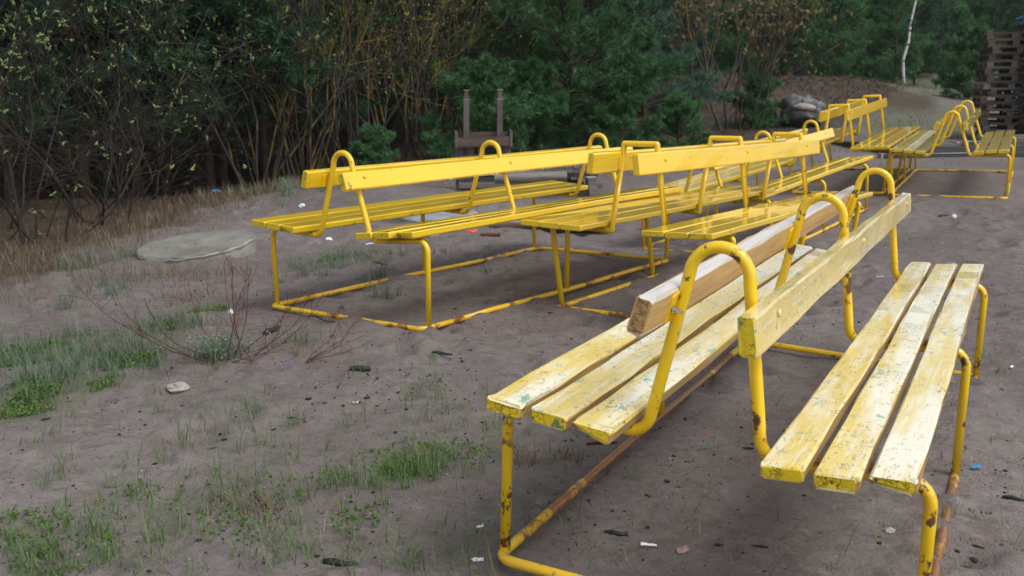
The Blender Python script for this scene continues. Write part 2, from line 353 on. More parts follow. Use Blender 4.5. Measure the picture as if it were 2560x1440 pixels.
# ------------------------------------------------------------------ ground sheet
def axis(dense0, dense1, step, lo, hi, gr=1.09):
    a = list(np.arange(dense0, dense1 + step / 2, step)); s = step
    while a[-1] < hi: s *= gr; a.append(a[-1] + s)
    s = step; b = []
    x = dense0
    while x > lo: s *= gr; x -= s; b.append(x)
    return np.array(b[::-1] + a)
gx = axis(-3.6, 4.2, .024, -110, 110, 1.075); gy = axis(2.0, 8.4, .022, -10, 130, 1.03)
GX, GY = np.meshgrid(gx, gy)
GZ = Hd(GX, GY)
gV = np.stack([GX.ravel(), GY.ravel(), GZ.ravel()], 1)
nx, ny = len(gx), len(gy); ii = (np.arange(ny - 1)[:, None] * nx + np.arange(nx - 1)[None]).ravel()
gF = np.stack([ii, ii + 1, ii + nx + 1, ii + nx], 1)
def m_ground():
    t = NT('sand_ground')
    n1 = t.noise(1.1, 5, .6); n2 = t.noise(9, 5, .65); n3 = t.noise(160, 3, .6); n4 = t.noise(420, 2, .5)
    c = t.mix(t.ramp(n1, .34, .68), (.142, .120, .115), (.245, .216, .211))
    c = t.mix(t.ramp(n2, .40, .72), c, (.155, .128, .118))
    c = t.mix(t.mul(t.ramp(n3, .35, .75), .45), c, (.25, .215, .195))
    c = t.mix(t.mul(t.ramp(n4, .58, .70), .7), c, (.05, .04, .037))
    damp = t.ramp(t.noise(.55, 4, .6), .42, .62)
    c = t.mix(t.mul(damp, .45), c, (.085, .068, .061))
    dots = t.mul(t.ramp(t.voro(48), .20, .10), t.ramp(t.noise(5, 4, .7), .46, .58)); c = t.mix(t.mul(dots, .8), c, (.035, .028, .026))
    dots2 = t.mul(t.ramp(t.voro(95), .24, .12), t.ramp(t.noise(9, 4, .7), .44, .56)); c = t.mix(t.mul(dots2, .6), c, (.055, .044, .040))
    cl = t.ramp(t.noise(17, 6, .72), .36, .66); c = t.mix(t.mul(cl, .5), (.19, .168, .16), c) if False else t.mix(t.mul(t.ramp(t.noise(17, 6, .74), .48, .64), .5), c, (.088, .072, .067))
    c = t.mix(t.mul(t.ramp(t.noise(24, 6, .74), .54, .70), .5), c, (.29, .255, .24))
    soot = t.mul(t.ramp(t.noise(40, 6, .78), .585, .65), t.ramp(t.noise(1.7, 4, .6), .42, .60))
    c = t.mix(t.mul(soot, .75), c, (.035, .030, .030))
    at = t.n('Attribute', attribute_name='litter'); at2 = t.n('Attribute', attribute_name='moss')
    lit = t.mix(t.noise(22, 6, .7), (.022, .015, .011), (.095, .064, .042))
    lit = t.mix(t.ramp(t.noise(1.3, 4, .6), .5, .66), lit, (.075, .062, .035))
    f = t.ramp(t.mul(at.outputs['Fac'], t.mul(n2, .5), 'ADD'), .45, .85)
    c = t.mix(f, c, lit)
    mo = t.mix(t.noise(60, 5, .7), (.085, .088, .055), (.15, .15, .105))
    c = t.mix(t.ramp(t.mul(at2.outputs['Fac'], t.mul(t.noise(20, 5, .7), .9), 'ADD'), .62, .95), c, mo)
    h = t.mul(t.mul(t.noise(30, 5, .7), .8), t.mul(t.noise(190, 4, .6), .25), 'ADD')
    t.bump(h, .85, .02)
    return t.set(c, .78, 0, .1, .35)
ground_me = mesh('ground', gV, gF, m_ground(), True)
WG = wood(GX, GY) + 1.0
rl_ = GX / np.maximum(GY, .5); litv = .62 * sstep(14.5, 18, GY) * sstep(.27, .31, rl_) * (1 - .85 * sstep(.395, .41, rl_) * (1 - sstep(.435, .45, rl_)) * sstep(20, 24, GY)) * (.7 + .8 * vn(GX, GY, 1.5, 14))
litv = np.maximum(litv, sstep(-1.1, 1.2, WG + 1.2 * vn(GX, GY, 1.1, 11) + .6 * vn(GX, GY, .4, 12)))
# green ground-cover carpets (photo spot, radius in metres, strength)
MOSS = [(15, 1010, .22, 1), (110, 965, .16, .9), (200, 955, .15, .9), (280, 905, .16, .8), (60, 890, .2, .8), (200, 855, .18, .6), (430, 815, .12, .8), (520, 778, .1, .6), (350, 905, .12, .6),
        (30, 1340, .16, .4), (170, 1400, .14, .4), (1000, 1185, .09, .5), (830, 1200, .07, .4), (940, 640, .12, .3), (820, 650, .14, .4)]
MOSSW = [(p2g(a, b), r, s) for a, b, r, s in MOSS]
mossv = np.zeros_like(GX)
for q, r, s in MOSSW:
    mossv = np.maximum(mossv, s * np.exp(-((GX - q[0]) ** 2 + ((GY - q[1]) / 1.0) ** 2) / r ** 2))
mossv = np.maximum(mossv, .8 * sstep(15.5, 20, GY) * sstep(.30, .36, GX / GY) * (1 - sstep(.47, .52, GX / GY)) * (.5 + vn(GX, GY, 1.7, 21)))
for nm, v in (('litter', litv), ('moss', mossv)):
    a = ground_me.attributes.new(nm, 'FLOAT', 'POINT'); a.data.foreach_set('value', v.ravel().astype(np.float32))
prop(obj('ground', ground_me), kind='structure')

# ------------------------------------------------------------------ benches
M_NEW = m_newpaint('yellow_gloss_paint'); M_NEWEND = m_endpaint('yellow_paint_board_end')
M_NEWSIDE = m_newpaint('yellow_paint_mildewed_edge', (.78, .53, .008), 2.2)
M_MOSSY = m_newpaint('weathered_yellow_paint', (.62, .47, .05), 1.3)
M_OLDTOP = m_oldtop('peeling_pale_paint_sky_sheen'); M_OLDEND = m_endpaint('cracked_yellow_paint_end', True)
M_OLDBACK = m_oldtop('faded_yellow_backrest_paint', (.78, .60, .17), (.80, .68, .30), .7)
M_OLDSIDE = m_wood('worn_plank_side', (.34, .20, .075), (.46, .31, .10), (.03, .02, .012), .2, (2, 34, 34))
M_BARE = m_wood('bare_orange_wood', (.52, .31, .11), (.66, .43, .18), (.16, .08, .03), .2, (2.2, 40, 40))
M_BARETOP = m_wood('grey_weathered_wood_sky_sheen', (.50, .45, .40), (.66, .62, .57), (.10, .08, .07), .9, (1.2, 30, 30), .3)  # pale tone mixes grey weathering with the wet sky reflection painted in
M_BAREEND = m_wood('bare_wood_end_grain', (.10, .05, .02), (.55, .33, .11), (.02, .012, .006), .2, (20, 160, 60))
M_TUBE = m_tube('yellow_pipe_paint', .25); M_TUBEOLD = m_tube('chipped_yellow_pipe_paint', .8, (.86, .575, .008))
M_RAIL = m_rail('yellow_ground_pipe', .25); M_RAILOLD = m_rail('rusty_ground_pipe', .85)
M_RUST = m_flat('rusty_bracket', (.36, .15, .045), .6, .5, 25, .2)
M_STEEL = m_flat('zinc_bolt', (.45, .45, .47), .3, .2, 20); M_STEEL.node_tree.nodes['Principled BSDF'].inputs['Metallic'].default_value = 1

def plank(L, w, t, seed, mats, wear=.0015, n=14, chip=0.0, round_=.18):
    """board along x from 0, top at z = 0; slots: top/bottom, end, side"""
    rg = np.random.default_rng(seed); c = round_ * t
    prof = np.array([(-w / 2 + c, 0), (w / 2 - c, 0), (w / 2 - .3 * c, -.3 * c), (w / 2, -c), (w / 2, -t + c), (w / 2 - c, -t), (-w / 2 + c, -t), (-w / 2, -t + c), (-w / 2, -c), (-w / 2 + .3 * c, -.3 * c)])
    k = len(prof); xs = np.concatenate([[0, .25 * c, c], np.linspace(.03, L - .03, n), [L - c, L - .25 * c, L]]); V = []
    ph = rg.uniform(0, 6, 3)
    for i, x in enumerate(xs):
        s = 1 - (1.3 * c / w if i in (0, len(xs) - 1) else 0.4 * c / w if i in (1, len(xs) - 2) else 0)
        st = 1 - (1.3 * c / t if i in (0, len(xs) - 1) else 0.4 * c / t if i in (1, len(xs) - 2) else 0)
        wob = .0016 * math.sin(2.2 * x + ph[0]); wz = .0014 * math.sin(1.7 * x + ph[1])
        P = np.column_stack([np.full(k, x), prof[:, 0] * s + wob, (prof[:, 1] + t / 2) * st - t / 2 + wz])
        P[:, 1:] += rg.normal(0, wear, (k, 2)); P[:, 0] += rg.normal(0, wear * .6, k)
        V.append(P)
    V = np.concatenate(V)
    if chip:      # broken lower corners at the near end
        m = (V[:, 0] < .03) & (V[:, 2] < -t * .55) & (V[:, 1] > w * .05); V[m, 0] += chip * rg.uniform(.4, 1, m.sum()); V[m, 2] += t * .35
    F = []; fm = []
    for i in range(len(xs) - 1):
        for j in range(k):
            F.append((i * k + j, (i + 1) * k + j, (i + 1) * k + (j + 1) % k, i * k + (j + 1) % k))
            side = j in (2, 3, 4, 6, 7, 8) ; fm.append(2 if j in (3, 7) or side and j in (4, 6) else 0)
    F.append(tuple(range(k))); F.append(tuple(range((len(xs) - 1) * k + k - 1, (len(xs) - 1) * k - 1, -1))); fm += [1, 1]
    return mesh('board', V, F, mats, False, fm)
def fl(v): return np.array([v[0], -v[1], v[2]])       # survey (along, right, up) -> bench local
def bench(key, label, st):
    ty = UNITS[key][0]; D = TYPES[ty]; o, a, b, c = unit_axes(key)
    M = Matrix(((a[0], -b[0], c[0], o[0]), (a[1], -b[1], c[1], o[1]), (a[2], -b[2], c[2], o[2]), (0, 0, 0, 1)))
    B = thing('double_bench', label, 'bench', m=M, group='yellow double benches standing on the sand')
    square = ty == 'S'; r = .0135 if ty != 'S' else .0150
    seed = ord(key) * 10; U = [0, D['u2'], D['u3']]
    def dim(n, s): return D[n] + (TLEFT.get(n, 0) if ty == 'T' and s < 0 else 0)
    frng = np.random.default_rng(seed)
    # seats and backrests
    for s in (-1, 1):
        si, sot, zs, dz = dim('sin', s), dim('sout', s), dim('zs', s), dim('dzin', s)
        gap = st['gap']; w = (sot - si - 2 * gap) / 3; slope = math.atan2(-dz, sot - si)
        for i in range(3):
            v = si + w / 2 + i * (w + gap); z = zs + dz * (1 - (v - si) / (sot - si))
            off = frng.uniform(-.012, .012) * st['uneven']; cut = 0
            if key == 'B' and s > 0 and i == 2: off = .05
            me = plank(D['L'] - abs(off), w, D['tk'], seed + 7 * i + (s > 0) * 50, st['seat'](s, i), st['wear'], 16, .02 if (key in 'AB' and i == 2 - (s < 0) * 2) else 0)
            p = obj('seat_plank', me, B)
            p.matrix_local = Matrix.Translation(fl((-D['ov'] + off, s * v, z + (frng.uniform(-.002, .002))))) @ Matrix.Rotation(-s * slope, 4, 'X')
        bf, le, bzt, bzb = dim('bf', s), dim('lean', s), dim('bzt', s), dim('bzb', s)
        bh = math.hypot(bzt - bzb, le); ang = math.atan2(le, bzt - bzb)
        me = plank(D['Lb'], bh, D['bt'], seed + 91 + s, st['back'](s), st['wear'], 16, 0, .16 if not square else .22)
        p = obj('backrest_plank', me, B)
        # board lies flat by construction (top face z=0): stand it on edge, its top face turned to the sitter
        cen = np.array([-D['ovb'], s * (bf + le / 2), (bzt + bzb) / 2])
        n = np.array([0, s * math.cos(ang), math.sin(ang)]); up = np.array([0, -s * math.sin(ang), math.cos(ang)])
        xa = np.array([1., 0, 0]); nl = fl(n); ul = fl(up); yl = np.cross(nl, xa)
        cl = fl(cen); PMAT = Matrix(((xa[0], yl[0], nl[0], cl[0]), (xa[1], yl[1], nl[1], cl[1]), (xa[2], yl[2], nl[2], cl[2]), (0, 0, 0, 1))); p.matrix_local = PMAT
        for ui, u in enumerate(U):
            bw = np.array([u, s * (bf + le / 2), (bzt + bzb) / 2 + .012])
            V, F = tube([fl(bw), fl(bw + n * .0035), fl(bw + n * .005)], [.0085, .0085, .004], 8)
            obj('bolt', mesh('bolt', V, F, st['bolt'], True), p).matrix_parent_inverse = PMAT.inverted()
            # folded steel plate between pipe and board
            V, F = box(-.052 if key == 'A' else -.034, .012, -.0025, .0025, -.036, .036); V[V[:, 0] < 0, 1] += .002; V[(V[:, 0] < 0) & (V[:, 2] > 0), 2] -= .012
            br = obj('bracket', mesh('bracket', V, F, st['bracket']), B); q = fl(np.array([u, s * (bf + le / 2), (bzt + bzb) / 2]) - n * (D['bt'] + .004))
            BMAT = Matrix(((xa[0], nl[0], ul[0], q[0]), (xa[1], nl[1], ul[1], q[1]), (xa[2], nl[2], ul[2], q[2]), (0, 0, 0, 1))); br.matrix_local = BMAT
            if key == 'A' and s < 0 and ui == 0:
                nb = fl(np.array([u - .034, s * (bf + le / 2), (bzt + bzb) / 2 - .004]) - n * (D['bt'] + .006))
                V, F = tube([nb, nb - nl * .006, nb - nl * .0061, nb - nl * .022], [.0085, .0085, .0042, .0042], 6)
                obj('bracket_nut', mesh('bracket_nut', V, F, M_STEEL), br).matrix_parent_inverse = BMAT.inverted()
    # bent pipe frames
    for ui, u in enumerate(U):
        P = {}
        for s in (-1, 1):
            si, sot, zs, dz = dim('sin', s), dim('sout', s), dim('zs', s), dim('dzin', s)
            zo = zs - D['tk'] - r - .009; zi = zs + dz - D['tk'] - r - .009
            P[s] = dict(leg=(dim('lv', s), .012), top=(dim('lt', s), zo), inn=(dim('pb', s), zi))
        if square:
            hw = D['hw']; zt = D['hz'] - r
            pts = [(u, -P[-1]['inn'][0] - .10, P[-1]['inn'][1] + .004), (u, -P[-1]['inn'][0], P[-1]['inn'][1]), (u, -hw, zt), (u, hw, zt), (u, P[1]['inn'][0], P[1]['inn'][1]), (u, P[1]['inn'][0] + .10, P[1]['inn'][1] + .004)]
            rad = [.004, .004, .004, .004]
        else:
            zt = D['hz'] - r; hr = .064 if ty == 'T' else .062
            top = [(-hr * math.cos(t), zt - hr + hr * math.sin(t)) for t in np.linspace(0, math.pi, 15)]
            pts = [(u, -P[-1]['inn'][0] - .12, P[-1]['inn'][1] + .010), (u, -P[-1]['inn'][0], P[-1]['inn'][1])] + [(u, x, z) for x, z in top] + [(u, P[1]['inn'][0], P[1]['inn'][1]), (u, P[1]['inn'][0] + .12, P[1]['inn'][1] + .010)]
            rad = [.05] + [0] * 15 + [.05]
        path = np.array([fl(q) for q in fillet(pts, rad)])
        V, F = tube(path, r, 14); obj('hoop', mesh('hoop', V, F, st['tube'], True), B)
        for s in (-1, 1):
            i0 = np.array([u, s * (P[s]['inn'][0] + .10), P[s]['inn'][1] + .006])
            if square: pts = [i0, (u, s * P[s]['top'][0] * .97, P[s]['top'][1]), (u, s * P[s]['leg'][0], P[s]['leg'][1])]; rad = .02
            else: pts = [i0, (u, s * P[s]['top'][0], P[s]['top'][1]), (u, s * P[s]['leg'][0], P[s]['leg'][1])]; rad = .05
            path = np.array([fl(q) for q in fillet([np.array(q, float) for q in pts], rad)])
            V, F = tube(path, r * .985, 14); obj('leg', mesh('leg', V, F, st['tube'], True), B)
            # flat bar the planks are screwed to
            si, sot, zs, dz = dim('sin', s), dim('sout', s), dim('zs', s), dim('dzin', s)
            V, F = box(-.017, .017, 0, sot - si - .02, -.007, 0)
            sb = obj('seat_bar', mesh('seat_bar', V, F, st['bar']), B)
            e1 = fl((0, s * math.cos(math.atan2(-dz, sot - si)), math.sin(math.atan2(-dz, sot - si)))); e2 = np.cross((1, 0, 0), e1)
            if e2[2] < 0: e2 = -e2
            q = fl((u, s * (si + .01), zs + dz - D['tk'] - .0015))
            sb.matrix_local = Matrix(((1, e1[0], e2[0], q[0]), (0, e1[1], e2[1], q[1]), (0, e1[2], e2[2], q[2]), (0, 0, 0, 1)))
    # pipe on the ground: two long runs and two ends
    lL, lR = dim('lv', -1), dim('lv', 1); u0, u1 = -.045, D['u3'] + .045; zr = .010; cr = .045 if not square else .006
    loop = [(u0 + .3, -lL, zr), (u0, -lL, zr), (u0, lR, zr), (u0 + .3, lR, zr)]
    for nm, pts in (('end_rail', loop), ('end_rail', [(u1 - .3, -lL, zr), (u1, -lL, zr), (u1, lR, zr), (u1 - .3, lR, zr)])):
        path = np.array([fl(q) for q in fillet(pts, cr)]); V, F = tube(path, r * .97, 12); obj(nm, mesh(nm, V, F, st['endrail'], True), B)
    for s, v in ((-1, lL), (1, lR)):
        xs = np.linspace(u0 + .3, u1 - .3, 9); path = np.array([fl((x, s * v, zr + .004 * math.sin(3 * x + s))) for x in xs]); path[0, 2] = path[-1, 2] = zr
        V, F = tube(path, r * .97, 12); obj('ground_rail', mesh('ground_rail', V, F, st['rail'](s), True), B)
    return B
new = dict(gap=.006, uneven=1, wear=.0004, seat=lambda s, i: [M_NEW, M_NEWEND, M_NEWSIDE], back=lambda s: [M_NEW, M_NEWEND, M_NEW], bolt=M_NEW, bracket=M_TUBE, bar=M_RUST, tube=M_TUBE, endrail=M_RAIL, rail=lambda s: M_RAIL)
sq = dict(new, gap=.004, uneven=.15, wear=.0004, seat=lambda s, i: [M_NEW, M_NEW if s < 0 else M_NEWEND, M_NEW], back=lambda s: [M_NEW] * 3, bar=M_TUBE)
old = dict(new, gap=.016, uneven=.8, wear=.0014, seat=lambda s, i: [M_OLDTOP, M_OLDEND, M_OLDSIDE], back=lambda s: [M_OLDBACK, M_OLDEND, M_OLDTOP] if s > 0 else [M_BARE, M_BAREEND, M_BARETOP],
           bolt=M_OLDBACK, bracket=M_TUBEOLD, tube=M_TUBEOLD, endrail=M_RAIL, rail=lambda s: M_RAILOLD)
mossy = dict(new, gap=.014, seat=lambda s, i: [M_OLDTOP if (s < 0 and i == 1) else M_MOSSY, M_NEWEND, M_MOSSY], back=lambda s: [M_MOSSY, M_NEWEND, M_MOSSY])
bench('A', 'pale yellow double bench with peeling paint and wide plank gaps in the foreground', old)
BB = bench('B', 'glossy yellow round-hooped double bench nearest the round concrete lid', new)
def drops(B, key, side, n, seed):
    D = TYPES[UNITS[key][0]]; rg = np.random.default_rng(seed); parts = []
    for x in rg.uniform(.1, 1.0, n) * D['Lb'] * .95:
        q = fl((x - D['ovb'], side * (D['bf'] + D['lean'] - D['bt'] * rg.uniform(.05, .3)), D['bzb'] - .0025)); V, F = lumpq(.0032 * rg.uniform(.7, 1.3)); parts.append((V + q, F))
    o = obj('water_drops', mesh('water_drops', *cat(parts), M_DROP, True), B); o['kind'] = 'stuff'
def lumpq(r):
    V = [(r * math.sin(t) * math.cos(a), r * math.sin(t) * math.sin(a), r * 1.3 * math.cos(t)) for t in np.linspace(.05, 3.09, 5) for a in np.arange(6) * 1.0472]
    return np.array(V), np.array([(i * 6 + j, (i + 1) * 6 + j, (i + 1) * 6 + (j + 1) % 6, i * 6 + (j + 1) % 6) for i in range(4) for j in range(6)])
M_DROP = bpy.data.materials.new('rain_water'); M_DROP.use_nodes = True; _b = M_DROP.node_tree.nodes['Principled BSDF']; _b.inputs['Transmission Weight'].default_value = .6; _b.inputs['IOR'].default_value = 1.33; _b.inputs['Roughness'].default_value = .02; _b.inputs['Base Color'].default_value = (1, 1, 1, 1)
drops(BB, 'B', 1, 110, 4)
bench('C', 'yellow double bench with square pipe hoops directly behind the peeling bench', sq)
bench('D', 'yellow round-hooped double bench mostly hidden behind the nearer square-hooped bench', new)
bench('E', 'distant yellow square-hooped double bench in front of the wooden deck', sq)
bench('F', 'distant mossy round-hooped double bench beside the lumber pile at far right', mossy)

# ------------------------------------------------------------------ vegetation builders
def blades(px, py, pz, h, w, lean, az, seg=3, curl=1.0, rg=RG, flat=1.0):
    """grass blades as tapering curved strips; all arguments arrays"""
    n = len(px); V = np.zeros((n, 2 * seg + 1, 3)); dx, dy = np.cos(az), np.sin(az); sx, sy = -dy, dx
    for i in range(seg + 1):
        f = i / seg; out = lean * h * f ** (1 + curl); z = h * f * np.sqrt(np.clip(1 - (lean * f * .75) ** 2, .15, 1))
        X, Y, Z = px + dx * out, py + dy * out, pz + z * flat
        if i < seg:
            ww = w * (1 - f * .75) / 2
            V[:, 2 * i] = np.stack([X - sx * ww, Y - sy * ww, Z], 1); V[:, 2 * i + 1] = np.stack([X + sx * ww, Y + sy * ww, Z], 1)
        else: V[:, 2 * seg] = np.stack([X, Y, Z], 1)
    T = []
    for i in range(seg - 1):
        a = 2 * i; T += [(a, a + 1, a + 3), (a, a + 3, a + 2)]
    T.append((2 * seg - 2, 2 * seg - 1, 2 * seg)); T = np.array(T)
    F = (np.arange(n)[:, None, None] * (2 * seg + 1) + T[None]).reshape(-1, 3)
    return V.reshape(-1, 3), F
def grow(p0, d0, length, r0, level, maxl, out, tips, rg, wob=.25, up=.05, kids=(3, 6), ratio=.55, npt=7, spread=.7, tipr=.25):
    """one branch and its children; out gets (points, radii, level)"""
    P = [np.array(p0, float)]; d = np.array(d0, float); d /= np.linalg.norm(d); st = length / (npt - 1)
    for i in range(npt - 1):
        d = d + rg.normal(0, wob / math.sqrt(npt), 3) + np.array([0, 0, up / npt * 2]); d /= np.linalg.norm(d); P.append(P[-1] + d * st)
    P = np.array(P); rr = np.linspace(r0, r0 * tipr, npt); out.append((P, rr, level))
    if level >= maxl: tips.append((P[-1], d)); 
    if level < maxl:
        for _ in range(rg.integers(*kids)):
            f = rg.uniform(.25, 1); k = f * (npt - 1); i = min(int(k), npt - 2); q = P[i] + (P[i + 1] - P[i]) * (k - i)
            pd = P[i + 1] - P[i]; pd /= np.linalg.norm(pd); nd = pd + rg.normal(0, spread, 3) * np.array([1, 1, .8]); nd[2] += .15
            grow(q, nd, length * ratio * rg.uniform(.6, 1.15), r0 * (1 - .7 * f) * .62, level + 1, maxl, out, tips, rg, wob, up, kids, ratio, max(4, npt - 1), spread, tipr)
def wood_mesh(name, out, mat, seg=(7, 5, 3, 3), minr=.0):
    parts = [tube(P, np.maximum(rr, minr), seg[min(l, len(seg) - 1)], False) for P, rr, l in out]
    V, F = cat(parts); return mesh(name, V, F, mat, True)
def leafcards(pts, dirs, size, per, rg, spread=.03, asp=.45):
    """small folded leaves (two triangles) round each point"""
    n = len(pts) * per; P = np.repeat(np.array(pts), per, 0) + rg.normal(0, spread, (n, 3))
    D = rg.normal(0, 1, (n, 3)); D[:, 2] = np.abs(D[:, 2]) + .3; D /= np.linalg.norm(D, axis=1)[:, None]
    Sx = np.cross(D, rg.normal(0, 1, (n, 3))); Sx /= np.linalg.norm(Sx, axis=1)[:, None] + 1e-9; L = size * rg.uniform(.6, 1.3, n)[:, None]
    V = np.stack([P, P + D * L * .5 + Sx * L * asp * .5, P + D * L, P + D * L * .5 - Sx * L * asp * .5], 1).reshape(-1, 3)
    F = np.arange(n)[:, None] * 4 + np.arange(4)[None]; return V, F
def needles(tips, per, ln, wd, rg, along=.10):
    """tufts of needles: tips = [(point, dir)]"""
    P0 = np.array([t[0] for t in tips]); D0 = np.array([t[1] for t in tips]); D0 /= np.linalg.norm(D0, axis=1)[:, None]
    n = len(P0) * per; P = np.repeat(P0, per, 0); D = np.repeat(D0, per, 0)
    P = P - D * (rg.random(n)[:, None] * along); Q = rg.normal(0, 1, (n, 3)); Q -= D * (Q * D).sum(1)[:, None]; Q /= np.linalg.norm(Q, axis=1)[:, None]
    N = D * rg.uniform(.35, 1.1, n)[:, None] + Q * .8; N /= np.linalg.norm(N, axis=1)[:, None]; L = ln * rg.uniform(.7, 1.2, n)[:, None]
    Sx = np.cross(N, rg.normal(0, 1, (n, 3))); Sx /= np.linalg.norm(Sx, axis=1)[:, None]
    V = np.stack([P - Sx * wd, P + Sx * wd, P + N * L], 1).reshape(-1, 3)
    return V, np.arange(n * 3).reshape(-1, 3)
M_PBARK = m_bark('pine_bark', (.028, .019, .015), (.085, .052, .038), None, 0, 14)
M_NEED = m_leaf('pine_needles', (.012, .045, .022), (.036, .098, .045), .45, .2)
M_NEED2 = m_leaf('pine_needles_bright', (.032, .110, .042), (.105, .235, .085), .45, .3)
M_NEED3 = m_leaf('pine_needles_blue', (.045, .105, .075), (.10, .18, .12), .45, .25)
def pine(seed, height, low, crown_r, n_whorl, per=12, nl=.10, nw=.006, dens=1.0, mats=None, sub=5, droop=.0):
    """meshes of one pine at the origin: trunk, limbs, needles"""
    rg = np.random.default_rng(seed); hb = np.linspace(0, height, 14)
    path = np.column_stack([.04 * np.sin(hb * .9 + rg.uniform(0, 6)) * hb / 3, .04 * np.sin(hb * .8 + rg.uniform(0, 6)) * hb / 3, hb])
    tr = .0075 * height + .016; V, F = tube(path, np.linspace(tr, .012, 14), 9, False); trunk = mesh('pine_trunk', V, F, M_PBARK, True)
    out = []; tips = []
    for z in np.linspace(low, height * .97, n_whorl):
        f = (z - low) / (height - low); L0 = crown_r * (1 - f) ** .75 * (.55 + .45 * min(1, f * 4 + .35)) + .18
        for kk in range(rg.integers(4, 7)):
            az = rg.uniform(0, 2 * math.pi); el = .12 + .55 * f + rg.normal(0, .12) - droop; L = L0 * rg.uniform(.65, 1.12)
            zz = z + rg.normal(0, .06); p0 = np.array([np.interp(zz, hb, path[:, 0]), np.interp(zz, hb, path[:, 1]), zz])
            d = np.array([math.cos(az) * math.cos(el), math.sin(az) * math.cos(el), math.sin(el)]); npt = 6; P = [p0]; st = L / (npt - 1)
            for i in range(npt - 1): d = d + rg.normal(0, .10, 3) + np.array([0, 0, .05]); d /= np.linalg.norm(d); P.append(P[-1] + d * st)
            P = np.array(P); out.append((P, np.linspace(.006 + .010 * L, .003, npt), 1)); tips.append((P[-1], d))
            for j in range(int(sub * dens * (1 + L * 1.6))):
                t = rg.uniform(.22, 1) * (npt - 1); i = min(int(t), npt - 2); q = P[i] + (P[i + 1] - P[i]) * (t - i); pd = (P[i + 1] - P[i]) / st
                nd = pd * .75 + np.cross(pd, (0, 0, 1)) * rg.choice((-1, 1)) * rg.uniform(.4, 1.1) + rg.normal(0, .22, 3) + np.array([0, 0, .15]); nd /= np.linalg.norm(nd)
                sl_ = L * rg.uniform(.14, .34) + .06; e = q + nd * sl_; out.append((np.array([q, q + nd * sl_ * .5 + rg.normal(0, .01, 3), e]), np.array([.005, .004, .002]), 2))
                tips.append((e, nd)); tips.append((q + nd * sl_ * .62, nd))
                for m_ in range(2):
                    nd2 = nd + rg.normal(0, .55, 3) + np.array([0, 0, .15]); nd2 /= np.linalg.norm(nd2); tips.append((q + nd * sl_ * rg.uniform(.4, .9) + nd2 * rg.uniform(.06, .14), nd2))
    limbs = wood_mesh('pine_limbs', out, M_PBARK, (6, 5, 3))
    V, F = needles(tips, per, nl, nw, rg); crown = mesh('pine_crown', V, F, mats or M_NEED)
    return trunk, limbs, crown
def place_tree(name, parts, names, x, y, rz, sc, label, cat_, group=None, sink=.05):
    t = thing(name, label, cat_, (x, y, g1(x, y) - sink), rz, group, scale=sc)
    for n_, me in zip(names, parts): obj(n_, me, t)
    return t
PN = ('trunk', 'limbs', 'crown')
rw = np.random.default_rng(3)
pv = [pine(11, 7.5, .7, 1.9, 17, 13, .13, .010, .9), pine(12, 9.0, 1.1, 2.2, 19, 13, .13, .010, .9), pine(13, 6.0, .35, 1.7, 15, 13, .13, .010, .95, M_NEED2), pine(14, 10.5, 1.9, 2.3, 19, 13, .14, .011, .85)]
# the wood behind: every pine is a tree of its own
spots = []
def far_enough(x, y, d):
    return all((x - a) ** 2 + (y - b) ** 2 > d * d for a, b, *_ in spots)
for _ in range(4000):
    y = rw.uniform(11.5, 48); t = rw.uniform(-.62, .56); x = t * y
    w_ = float(wood(x, y))
    if w_ < 2.6 or (x > 2.2 and y < 29 and x < 12): continue
    if t > .39 and t < .455 and y < 62: continue
    if abs(x - .9) < 2.2 and y < 19.5: continue
    if not far_enough(x, y, 1.55 + .022 * y): continue
    spots.append((x, y))
    if len(spots) >= 125: break
for _ in range(230):     # last rows, closing the wood
    t = rw.uniform(-.6, .6) if _ % 2 else rw.uniform(.2, .6); y = rw.uniform(48, 78)
    if far_enough(t * y, y, 1.9): spots.append((t * y, y))
for k_ in range(46):     # closing row
    t_ = -.2 + .85 * k_ / 45; spots.append((t_ * 82, 82 + 3 * (k_ % 3)))
for i, (x, y) in enumerate(spots):
    v = int(rw.integers(0, 4)) if y < 46 else (2 if i % 3 else 0); t = x / y
    lab = 'dark young pine in the dense wood behind the left thicket' if t < -.12 else 'dark young pine in the wood behind the bushy central pine' if t < .2 else 'misty pine in the far wood behind the brown bank and path'
    if t > .1: v = 2 if i % 2 else 0
    sc = rw.uniform(.8, 1.15) if t <= .1 else min(1.1, rw.uniform(.12, .15) * y / (7.5, 9, 6, 10.5)[v])
    place_tree('pine_tree', pv[v], PN, x, y, rw.uniform(0, 6.28), sc, lab, 'pine tree', lab.replace('pine', 'pines').replace('dark young', 'dark').replace('misty ', 'misty '))
pv.append(pine(15, 7.0, .95, 1.8, 15, 17, .11, .0058, 1.0, None, 6))
for (px, y, v, sc) in ((30, 11.0, 4, .85), (215, 11.6, 4, .9), (345, 12.3, 4, .85), (530, 12.9, 4, .9), (665, 13.9, 4, .85), (60, 12.4, 0, .8), (230, 12.9, 1, .8), (420, 13.0, 0, .85), (560, 13.8, 1, .8), (700, 15.2, 0, .9), (330, 14.2, 2, .9), (830, 17.0, 1, .9), (120, 14.0, 3, .8), (980, 18.4, 0, .9), (1120, 19.5, 1, .9)):
    lab = 'dark young pine in the dense wood behind the left thicket'
    place_tree('pine_tree', pv[v], PN, at_depth(px, y), y, rw.uniform(0, 6), sc, lab, 'pine tree', 'dark pines in the dense wood behind the left thicket')
